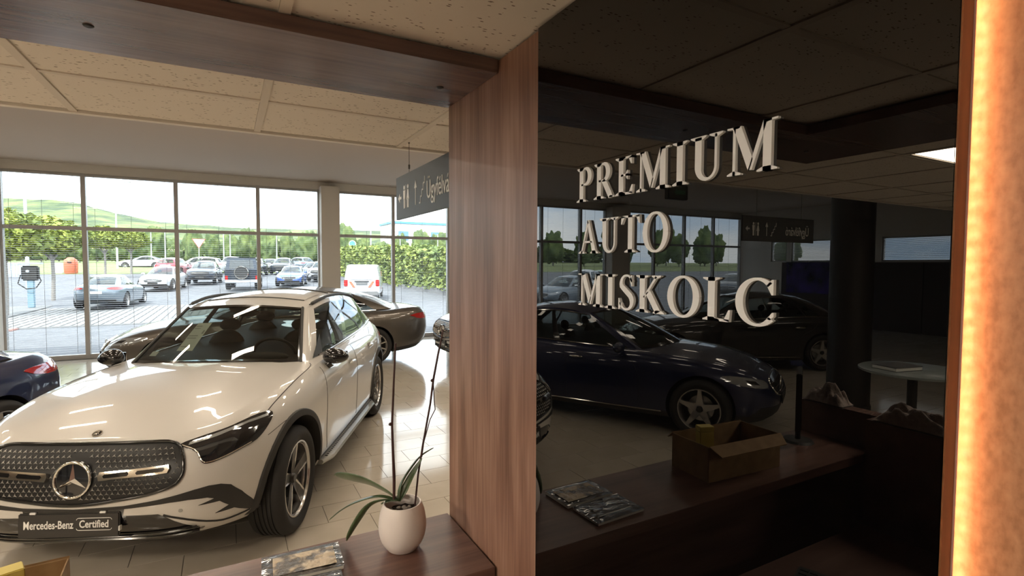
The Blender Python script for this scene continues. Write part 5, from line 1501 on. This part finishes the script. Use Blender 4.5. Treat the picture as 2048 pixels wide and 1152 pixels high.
# ================================================================== OUTDOORS
def ground_z(x, y):
    g = 0.03 * min(max(y - 27, 0), 45)
    return g - 0.02
def gpt(px, py):
    d = 13.0
    while d < 120:
        p = pt(px, py, d=d)
        if p.z <= ground_z(p.x, p.y) + 0.02: return Vector((p.x, p.y, ground_z(p.x, p.y)))
        d += 0.05
    return p
def outside_ground():
    xs = list(np.linspace(-90, 90, 61)); ys = [YF + 0.16, 14, 16, 18, 20, 22, 24, 26, 27, 28, 30, 33, 36, 40, 45, 50, 56, 62, 68, 72, 80, 90, 100]
    m = MB(); m.grid([[(x, y, ground_z(x, y)) for x in xs] for y in ys])
    o = m.build('ground', 'asphalt', smooth=60); o['kind'] = 'structure'
    m = MB(); xs2 = list(np.linspace(-160, 240, 81)); ys2 = list(np.linspace(58, 130, 19))
    m.grid([[(x, y, ground_z(x, y) + 0.012 + max(0, (y - 60)) * 0.018) for x in xs2] for y in ys2])
    o = m.build('grass_verge', 'grass', smooth=60); o['kind'] = 'structure'
    return o
outside_ground()
# hillside beyond
rid = [(-600, 420), (-300, 408), (-120, 402), (0, 403), (60, 405), (150, 412), (200, 424), (250, 436), (320, 448), (420, 456), (560, 461), (760, 463), (1000, 462), (1300, 440), (1700, 430), (2100, 440)]
rows = []
R_ = spline(rid, 130)
for k in range(15):
    f = k / 14; row = []
    for q in R_:
        d = 120 + 130 * f
        top = pt(q[0], q[1], d=250)
        p = Vector((top.x, top.y, 0)) * (d / 250)
        hgt = 2.6 + (top.z - 2.6) * f ** 1.5
        hgt += (2.2 * noise.noise(Vector((p.x * .06, p.y * .06, 2))) + 1.2 * noise.noise(Vector((p.x * .2, p.y * .2, 5)))) * (0.25 + 0.75 * (1 - abs(2 * f - 1)))
        row.append((p.x, p.y, hgt))
    rows.append(row)
rows.append([(p[0] * 1.05, p[1] * 1.05, -5) for p in rows[-1]])
o = MB().grid(rows).build('hillside', 'hill_green', smooth=80); o['kind'] = 'structure'

# paving: rows of pale pavers with open joints, a red brick strip, kerb
pav = MB(); A, B = gpt(15, 668), gpt(372, 640)
o = MB().box(-7.4, 1.6, 19.9, 30.2, -0.03, -0.008).build('paving', 'kerb'); o['kind'] = 'structure'
src = None
for k in range(36):
    x = -7.3 + k * 0.245
    if src is None: src = q = MB().box(0, 0.185, 0, 10.0, -0.012, 0.012).build('paver_row', 'paver', o)
    else: q = src.copy(); link(q, o)
    q.location = (x, 20.0, 0)
p = MB().box(-8.2, -5.3, 19.4, 20.0, -0.03, 0.006).build('brick_strip', 'red_paver', o)
for k in range(11): MB().box(-8.15 + k * .26, -7.93 + k * .26, 19.43, 19.97, 0.006, 0.016).build('brick', 'red_paver', o)
t = MB().box(-13.5, -6.6, 22.6, 30.5, -0.03, 0.05).build('kerb_island', 'kerb'); t['kind'] = 'structure'

# leafy crowns
def leaf_cloud(name, m, parent, fn, n, size, seed):
    r = random.Random(seed); V, F = [], []
    for k in range(n):
        p = fn(r); a, b = r.uniform(0, 6.283), r.uniform(-0.9, 0.9); s = size * r.uniform(.6, 1.3)
        u = Vector((math.cos(a), math.sin(a), b)).normalized() * s; v = u.orthogonal().normalized(); v.rotate(Matrix.Rotation(r.uniform(0, 6.28), 3, u)); v *= s * .6
        i = len(V); V += [p - u, p + v, p + u, p - v]; F.append((i, i + 1, i + 2, i + 3))
    me = bpy.data.meshes.new(name); me.from_pydata([tuple(q) for q in V], [], F); me.update()
    return mesh_obj(name, me, m, parent)
def crown_fn(c, rx, ry, rz, flat=0.35):
    def f(r):
        while True:
            v = Vector((r.gauss(0, 1), r.gauss(0, 1), r.gauss(0, 1))).normalized()
            k = r.uniform(0.55, 1.0) ** 0.5
            z = v.z * rz * (1 if v.z > 0 else flat)
            b = 1 + 0.16 * noise.noise(v * 3.0 + Vector(c))
            return Vector((c[0] + v.x * rx * k * b, c[1] + v.y * ry * k * b, c[2] + z * k * b))
    return f
TR = []
for lab, px, py, d, zc, rr in (('leftmost street tree with a round clipped crown beside the charging post', 12, 635, 18.2, 2.75, 1.30), ('street tree with a clipped crown right of the charging post', 107, 605, 24.5, 3.0, 1.25),
      ('street tree with a clipped crown behind the silver saloon', 210, 552, 41, 3.75, 1.5), ('rightmost street tree with a clipped crown beside the white car', 262, 547, 47, 3.9, 1.5)):
    p = pt(px, py, d=d); TR.append((lab, p.x, p.y, zc, rr))
for k, (lab, x, y, zc, rr) in enumerate(TR):
    gz = ground_z(x, y)
    t = empty('street_tree', (x, y, gz)); tag(t, lab, 'tree', 'clipped street trees outside the facade')
    MB().tube([(0, 0, 0), (0.03, 0.02, 1.1), (0.02, 0, 2.0), (0, 0, zc - gz)], [0.085, 0.075, 0.07, 0.05], 10).build('trunk', 'bark', t, smooth=50)
    for a in range(4):
        MB().tube([(0, 0, 1.9), (0.6 * math.cos(a * 1.6), 0.6 * math.sin(a * 1.6), zc - gz - .2), (1.1 * math.cos(a * 1.6), 1.1 * math.sin(a * 1.6), zc - gz + .3)], [.06, .04, .02], 6).build('branch', 'bark', t, smooth=50)
    tag(leaf_cloud('foliage', 'leaf_tree', t, crown_fn((0, 0, zc - gz), rr, rr, 1.05, 0.70), 3600, 0.11, k), kind='stuff')
# hedge on the right
t = empty('hedge', (12, 36, 0.2)); tag(t, 'tall bright green hedge right of the white van', 'hedge')
def hedge_fn(r):
    y = r.uniform(25, 52); x = 12.9 - (y - 25) * 0.085; s = r.choice((0, 0, 1, 2)); h = 2.75 + 0.25 * noise.noise(Vector((y * .6, 0, 0))) + ground_z(x, y)
    if s == 0: return Vector((x - 1.1 + r.uniform(-.2, .2) + 0.25 * noise.noise(Vector((y, 3, r.uniform(0, 3)))), y, r.uniform(0.35, h))) - Vector((12, 36, 0.2))
    if s == 1: return Vector((x + r.uniform(-1.1, 1.1), y, h + r.uniform(-.2, .12))) - Vector((12, 36, 0.2))
    return Vector((x + r.uniform(-1.0, 1.0), y, r.uniform(.4, h))) - Vector((12, 36, 0.2))
tag(leaf_cloud('foliage', 'leaf_hedge', t, hedge_fn, 15000, 0.17, 40), kind='stuff')
for y in range(26, 52, 3): MB().tube([(12.9 - (y - 25) * .085 - 12, y - 36, -.2), (12.9 - (y - 25) * .085 - 12, y - 36, 1.8)], 0.05, 6).build('stem', 'bark', t)
o = MB().box(-0.15, 0.15, -14, 14, -0.3, 0.16).build('kerb_stone', 'kerb'); o.location = (10.6, 39, 0.3); o.rotation_euler = (0, 0, R(4.9)); o['kind'] = 'structure'; o.name = 'kerb_edge'

# belt of trees along the far road
base = [None] * 3
far_spots = []
for k in range(27):
    px = 5 + k * 38 + rnd.uniform(-3, 3)
    far_spots.append((px, (74, 80)[k % 2] + rnd.uniform(-2, 2)))
for k in range(18): far_spots.append((None, (-115 + k * 5.1 + rnd.uniform(-.3, .3), 74 + rnd.uniform(-4, 8))))
for k, sp_ in enumerate(far_spots):
    if sp_[0] is None: x, y = sp_[1]
    else:
        p = pt(sp_[0], 500, d=sp_[1]); x, y = p.x, p.y
    j = k % 3
    if base[j] is None:
        t = empty('roadside_tree', (0, 0, 0))
        m = MB(); r = random.Random(50 + j); bm = bmesh.new(); bmesh.ops.create_icosphere(bm, subdivisions=4, radius=1)
        for v in bm.verts:
            n = v.co.normalized(); f = 1 + 0.38 * noise.noise(n * 2.2 + Vector((j * 7, 0, 0))) + 0.22 * noise.noise(n * 5 + Vector((j * 3, 9, 0))) + 0.14 * noise.noise(n * 11)
            v.co = n * f
            v.co.x *= 2.4; v.co.y *= 2.2; v.co.z = v.co.z * 2.6 + 3.3
        me = bpy.data.meshes.new('crown'); bm.to_mesh(me); bm.free(); sharp(me, 80)
        mesh_obj('crown', me, 'leaf_far', t)
        MB().tube([(0, 0, 0), (0, 0, 2.2)], [0.2, 0.14], 8).build('trunk', 'bark', t)
        base[j] = t
    else: t = copy_tree(base[j])
    t.location = (x, y, ground_z(x, y) + max(0, y - 60) * 0.018 - 0.1); t.rotation_euler = (0, 0, rnd.uniform(0, 6.28))
    s = rnd.uniform(0.46, 0.60) * (1.35 if sp_[0] is None else 1)
    t.scale = (s, s, s * rnd.uniform(1.3, 1.75))
    tag(t, 'dense green tree in the belt of trees along the far road', 'tree', 'trees along the far road')

# undergrowth behind the far road
def belt_fn(r):
    x = r.uniform(-75, 95); h = 3.2 + 1.6 * noise.noise(Vector((x * .11, 3, 0))) + 0.9 * noise.noise(Vector((x * .4, 7, 0)))
    return Vector((x * 1.2, 116 + r.uniform(-2, 2), 2.0 + 1.25 * max(0.1, h) * r.random() ** 0.7))
u = leaf_cloud('undergrowth', 'leaf_far', None, belt_fn, 16000, 0.75, 77)
tag(u, 'green band of wild shrubs along the far side of the road', 'shrubs', None, 'stuff')

# charging post
p = pt(64, 620, d=21.5)
t = empty('charging_post', (p.x, p.y, 0.05)); tag(t, 'blue grey car charging post with a black cable box under the tree', 'charging post')
bev_box('post', -0.11, 0.11, -0.08, 0.08, 0, 1.15, 'charger_blue', t, 0.02)
bev_box('charger_box', -0.27, 0.27, -0.14, 0.14, 1.12, 1.72, 'plastic_black', t, 0.05)
bev_box('shelter', -0.36, 0.36, -0.22, 0.24, 1.78, 1.86, 'galv', t, 0.01)
MB().tube([(-0.27, -.16, 1.35), (-0.36, -.17, 1.0), (-0.1, -.18, 0.78), (0.2, -.17, 0.82), (0.36, -.16, 1.1), (0.27, -.15, 1.38)], 0.022, 8).build('cable', 'rubber', t, smooth=50)
MB().lathe([(0, .02), (.05, .018), (.06, 0)], 20, 'y').xf(Matrix.Translation((-.06, -.15, 1.5)) @ Matrix.Rotation(math.pi, 4, 'X')).build('socket', 'galv', t)
# bins by the road
p = pt(142, 547, d=46); gz = ground_z(p.x, p.y)
t = empty('orange_bin', (p.x, p.y, gz)); tag(t, 'orange red waste container beside a white cabinet', 'bin')
MB().lathe([(0, 0), (.42, 0), (.48, .1), (.50, .9), (.46, 1.2), (.2, 1.42), (0, 1.45)], 24).build('bin_body', 'orange', t, smooth=50)
MB().tube([(-.15, -.5, 1.0), (.15, -.5, 1.0)], .06, 8).build('bin_opening', 'plastic_black', t)
p2 = pt(115, 545, d=46); t = empty('white_cabinet', (p2.x, p2.y, gz)); tag(t, 'white utility cabinet left of the orange container', 'cabinet')
bev_box('cabinet_body', -.36, .36, -.2, .2, 0, 0.95, 'bin_white', t, 0.02); bev_box('cabinet_door', -.31, .31, -.215, -.199, .08, .88, 'bin_white', t, 0.01)
# fence far left
p = pt(60, 548, d=40); t = empty('metal_fence', (p.x - 2.2, p.y, ground_z(p.x, p.y))); tag(t, 'grey blue metal fence beside the road at the left', 'fence')
for k in range(26): MB().box(-2.2 + k * .17, -2.07 + k * .17, -.015, .015, 0.05, 1.15).build('slat', mat('fence_blue', (0.40, 0.46, 0.54), 0.6), t)
for z in (0.2, 0.95): MB().box(-2.2, 2.2, .016, .04, z, z + .06).build('rail', 'fence_blue', t)

# lamp posts and road signs
def lamp_post(px, py_top, py_base, d, arm, lab):
    a = pt(px, py_base, d=d); b = pt(px, py_top, d=d); gz = ground_z(a.x, a.y) + max(0, a.y - 60) * .018
    t = empty('lamp_post', (a.x, a.y, gz)); tag(t, lab, 'lamp post', 'street lamps outside'); h = b.z - gz
    MB().tube([(0, 0, 0), (0, 0, h)], [0.10, 0.055], 10).build('pole', 'galv', t, smooth=50)
    if arm:
        MB().tube([(0, 0, h), (arm, 0, h + 0.35)], 0.04, 8).build('arm', 'galv', t, smooth=50)
        MB().ball((arm * 1.15, 0, h + 0.36), (.32, .12, .06), 12, 6).build('lamp_head', 'galv', t, smooth=50)
lamp_post(235, 376, 545, 54, 0.9, 'tall street lamp with a short arm behind the silver saloon')
lamp_post(57, 300, 590, 30, 0, 'thick pale pole rising behind the leftmost street tree')
lamp_post(742, 408, 545, 60, 1.4, 'street lamp above the white van')
for k, px in enumerate((302, 330, 447, 460, 553, 875, 800, 770)): lamp_post(px, 470, 505, 70 + k, 0, 'slim pale pole in front of the tree belt by the far road')
def round_sign(px, py, d, kind, lab):
    c = pt(px, py, d=d); gz = ground_z(c.x, c.y) + max(0, c.y - 60) * .018
    t = empty('road_sign', (c.x, c.y, gz)); tag(t, lab, 'road sign'); h = c.z - gz
    MB().tube([(0, 0, 0), (0, 0, h)], .04, 8).build('post', 'galv', t)
    if kind == 'round': MB().lathe([(0, -.05), (.42, -.05), (.42, 0), (0, 0)], 28, 'y', (0, 0, h)).build('sign_face', 'sign_blue', t); MB().lathe([(.36, -.055), (.43, -.055)], 28, 'y', (0, 0, h)).build('sign_rim', 'white_print', t)
    else:
        MB().prism([(-.6, -.05, h + .4), (.6, -.05, h + .4), (0, -.05, h - .6)], (0, .04, 0)).build('sign_face', 'white_print', t)
        MB().prism([(-.7, -.03, h + .46), (.7, -.03, h + .46), (0, -.03, h - .72)], (0, .02, 0)).build('sign_rim', mat('sign_red', (.5, .08, .06), .5), t)
round_sign(704, 490, 64, 'round', 'round blue road sign above the white van')
round_sign(397, 490, 62, 'yield', 'white triangular give way sign above the black car')
# pale industrial building on the right
c = pt(860, 500, d=95); t = empty('office_building', (c.x, c.y, 1.5)); tag(t, 'pale distant building with blue windows behind the hedge', 'building')
bev_box('wall', -7, 12, 0, 8, 0, 7.5, 'ceiling_white', t, .05)
for i in range(6):
    for j in range(2): w_ = bev_box('window', -6 + i * 3, -4 + i * 3, -.08, .02, 1.5 + j * 3, 3.3 + j * 3, 'frame_grey', t, .02); bev_box('pane', -5.9 + i * 3, -4.1 + i * 3, -.1, -.07, 1.6 + j * 3, 3.2 + j * 3, mat('far_glass', (.10, .22, .38), .1), w_, .01)
bev_box('roof_edge', -7.2, 12.2, -.2, 8.2, 7.5, 7.9, 'sign_blue', t, .03)

# ------------------------------------------------------------------ parked cars outdoors
LITE = {'body', 'roof', 'cabin_frame', 'windshield', 'rear_window', 'side_window', 'wheel', 'tyre', 'rim_barrel', 'rim_back', 'headlight', 'tail_light', 'grille', 'licence_plate', 'interior_deck', 'side_mirror', 'lower_grille', 'lower_intake', 'emblem_ring', 'grille_surround', 'spoke', 'rear_diffuser', 'air_intake'}
def copy_lite(o, parent, paint):
    c = o.copy(); C.objects.link(c); c.parent = parent
    if o.type == 'MESH':
        for ms in c.material_slots:
            if ms.material and ms.material.name.split('.')[0] in PAINTS: ms.link = 'OBJECT'; ms.material = MATS[paint]
    for ch in list(o.children):
        if ch.name.split('.')[0] in LITE: copy_lite(ch, c, paint)
    return c
_p = pt(484, 588, d=31.0) + Vector((0.22, 2.2, 0)); _q = pt(712, 604, d=26.0)
PARKED = [(_p.x, _p.y, 1.0, 2.4), (_q.x + .9, _q.y + 1.9, 1.3, 2.2)]
def park(src, paint, px, py, d, hx, hy, label, back=0.0):
    """px, py: where the near end meets the ground; d: its distance"""
    hd = Vector((hx, hy, 0)).normalized(); ex, ey = 1.02 + 1.35 * abs(hd.x), 1.02 + 1.35 * abs(hd.y)
    for k in range(200):
        c = pt(px, py, d=d + k * 0.3) + hd * back
        if all(abs(c.x - q[0]) > ex + q[2] or abs(c.y - q[1]) > ey + q[3] for q in PARKED): break
    PARKED.append((c.x, c.y, ex, ey))
    o = copy_lite(src, None, paint)
    o.location = (c.x, c.y, ground_z(c.x, c.y) + 0.02); o.rotation_euler = (math.atan(0.03) * (-math.sin(HD(hx, hy))) * 0, 0, HD(hx, hy))
    tag(o, label, 'car', 'cars parked outside'); return o
park(blu, 'silver_paint', 190, 620, 20.6, 0.10, 0.99, 'silver blue saloon seen from behind on the pale paving', 2.3)
park(blu, 'snow_paint', 304, 571, 29.5, -0.16, -0.985, 'white car facing the facade right of the street trees', -2.2)
park(suv, 'black_paint', 400, 572, 32.5, -0.10, -0.99, 'black suv facing the facade left of the boxy off-roader', -2.2)
park(blu, 'mid_blue_paint', 577, 573, 34.5, -0.20, -0.98, 'bright blue car facing the facade left of the white column', -2.2)
park(suv, 'snow_paint', 636, 575, 36, -0.30, -0.95, 'white suv partly hidden behind the facade column', -2.2)
park(suv, 'red_paint', 330, 556, 42, 0.25, 0.97, 'dark red suv behind the white car', 2.2)
park(blu, 'snow_paint', 283, 530, 58, -1, 0.05, 'small white estate by the far road behind the dark red suv', 0)
park(suv, 'snow_paint', 392, 548, 46, -1, 0.2, 'white car in the row behind the black suv', 0)
park(suv, 'snow_paint', 452, 545, 45, -0.2, -0.98, 'white suv just left of the boxy off-roader roof', -2.2)
park(blu, 'silver_paint', 470, 556, 41, -0.3, -0.95, 'pale blue saloon behind the boxy off-roader', -2.2)
park(suv, 'black_paint', 500, 545, 46, -0.2, -0.98, 'dark suv far behind the boxy off-roader', -2.2)
park(suv, 'black_paint', 558, 552, 43, -0.25, -0.96, 'dark blue black suv right behind the bright blue car', -2.2)
park(suv, 'silver_paint', 592, 545, 50, 0.5, 0.86, 'grey suv at the back of the car park above the bright blue car', 2.2)
park(blu, 'black_paint', 612, 556, 41, -0.4, -0.9, 'dark saloon between the bright blue car and the white suv', -2.2)
park(blu, 'dark_paint', 528, 560, 40, -0.3, -0.95, 'dark car squeezed right of the boxy off-roader', -2.2)
# cars left of the view, mirrored in the black glass
def drop(src, paint, x, y, hx, hy, label):
    o = copy_lite(src, None, paint); o.location = (x, y, ground_z(x, y) + .02); o.rotation_euler = (0, 0, HD(hx, hy)); tag(o, label, 'car', 'cars parked outside')
drop(suv, 'snow_paint', -17.0, 25.0, 0.8, -0.6, 'white car behind the letters AUTO in the black glass')
drop(blu, 'teal_paint', -22.5, 30.5, 0.9, -0.4, 'green car behind the letters AUTO in the black glass')
drop(blu, 'silver_paint', -12.6, 20.3, 0.9, -0.4, 'silver car at the left end of the reflected facade')
drop(blu, 'black_paint', -26.5, 22.0, 0.9, -0.5, 'dark car at the right end of the reflected facade')

# boxy off-roader with spare wheel
def offroader():
    p = pt(484, 588, d=31.0); hd = Vector((0.10, 0.99, 0)).normalized(); c = p + hd * 2.2
    t = empty('off_roader', (c.x, c.y, ground_z(c.x, c.y) + .02), HD(hd.x, hd.y)); tag(t, 'black boxy off-roader with spare wheel, seen from behind', 'car', 'cars parked outside')
    bev_box('body', -2.15, 2.2, -0.90, 0.90, 0.55, 1.22, 'black_paint', t, 0.06)
    m = MB(); a = [(-2.12, 0.86, 1.20), (0.75, 0.86, 1.20), (0.45, 0.76, 1.90), (-2.05, 0.76, 1.90)]; b = [(x, -y, z) for x, y, z in a]
    m.add(a + b, [(0, 1, 2, 3), (7, 6, 5, 4), (0, 3, 7, 4), (1, 5, 6, 2), (3, 2, 6, 7), (0, 4, 5, 1)]); m.build('cabin', 'black_paint', t)
    bev_box('roof', -2.08, 0.5, -0.78, 0.78, 1.885, 1.95, 'black_paint', t, 0.03)
    m = MB(); m.add([(-2.118, -.66, 1.28), (-2.118, .66, 1.28), (-2.075, .60, 1.80), (-2.075, -.60, 1.80)], [(0, 1, 2, 3)]); m.build('rear_window', 'tinted', t)
    for s in (1, -1):
        for x0, x1 in ((-1.95, -1.2), (-1.1, -0.3), (-0.2, 0.5)):
            MB().add([(x0, s * .862, 1.26), (x1, s * .862, 1.26), (x1 - .06, s * .785, 1.80), (x0, s * .785, 1.80)], [(0, 1, 2, 3)]).build('side_window', 'tinted', t)
        bev_box('tail_light', -2.17, -2.14, s * .80 - .07, s * .80 + .07, 0.62, 0.86, 'lens_red', t, .01)
        bev_box('fender', -1.9, -0.9, s * .86 - .06, s * .86 + .06, 0.85, 0.95, 'plastic_black', t, .03)
    bev_box('rear_bumper', -2.30, -2.12, -.88, .88, 0.45, 0.62, 'galv', t, .03)
    bev_box('licence_plate', -2.32, -2.30, -.26, .26, 0.48, 0.59, 'white_print', t, .005)
    MB().lathe([(0, -.12), (.36, -.12), (.40, -.05), (.40, .1), (0, .1)], 32, 'y').xf(Matrix.Translation((-2.26, 0.0, 1.05)) @ Matrix.Rotation(R(-90), 4, 'Z')).build('spare_wheel', 'plastic_black', t, smooth=40)
    MB().tube([(-2.39, .36 * math.cos(a), 1.05 + .36 * math.sin(a)) for a in np.linspace(0, 2 * math.pi, 33)[:-1]], .02, 6, closed=True).build('spare_ring', 'chrome', t, smooth=50)
    w0 = make_wheel(0.40, 0.26, 'star'); used = False
    for x in (1.35, -1.35):
        for s in (1, -1): put_wheel(w0, t, x, s * .78, .40, s, used); used = True
offroader()
# white delivery van
def van(loc, hd, label):
    t = empty('delivery_van', loc, HD(*hd)); tag(t, label, 'van', 'cars parked outside')
    st = [(-2.0, .72, 1.50), (-1.95, .80, 1.78), (-1.6, .84, 1.86), (0.2, .84, 1.86), (0.55, .82, 1.80), (1.25, .80, 1.15), (2.0, .76, 0.98), (2.2, .66, 0.80)]
    rows = []
    for x, w, h in [(-2.06, .80, 1.0)] + st:
        r_ = []
        for z_, f in ((0.30, .95), (0.45, 1.04), (0.75, 1.06), (1.0, 1.05), (1.0 + (h - 1.0) * .5, 1.0), (h - .06, .90), (h, .72), (h + .02, 0.0)):
            z_ = min(z_, h); r_.append((x, w * f, z_))
        rows.append(r_ + [(x, -y, z) for x, y, z in r_[::-1][1:]])
    m = MB().grid(rows); n = len(rows[0])
    m.add(rows[0], [tuple(range(n))]); m.add(rows[-1], [tuple(range(n))[::-1]])
    m.build('body', 'snow_paint', t, smooth=50)
    bev_box('rear_bumper', -2.16, -1.9, -.82, .82, .28, .52, 'kerb', t, .05)
    MB().add([(-2.075, -.58, 1.12), (-2.075, .58, 1.12), (-2.005, .54, 1.58), (-2.005, -.54, 1.58)], [(0, 1, 2, 3)]).build('rear_window', mat('van_glass', (.55, .62, .68), .1, coat=1), t)
    for s in (1, -1):
        bev_box('tail_light', -2.09, -2.0, s * .76 - .09, s * .76 + .09, .78, 1.10, 'lens_red', t, .02)
        MB().add([(-2.09, s * .30, .72), (-2.09, s * .42, .72), (-2.075, s * .62, 1.02), (-2.075, s * .50, 1.02)], [(0, 1, 2, 3)]).build('red_stripe', 'orange', t)
        MB().add([(-1.2, s * .893, .6), (-.9, s * .893, .6), (0.0, s * .845, 1.5), (-.3, s * .845, 1.5)], [(0, 1, 2, 3)]).build('red_stripe', 'orange', t)
    bev_box('licence_plate', -2.10, -2.07, -.27, .27, .86, .98, 'kerb', t, .01)
    bev_box('tailgate_handle', -2.11, -2.06, -.35, .35, 1.0, 1.05, 'plastic_black', t, .01)
    w0 = make_wheel(0.32, 0.20, 'star'); used = False
    for x in (1.35, -1.35):
        for s in (1, -1): put_wheel(w0, t, x, s * .74, .32, s, used); used = True
p = pt(712, 604, d=26.0)
van((p.x + 0.9, p.y + 1.9, 0.0), (0.30, 0.95), 'white delivery van with red stripes, seen from behind beside the hedge')
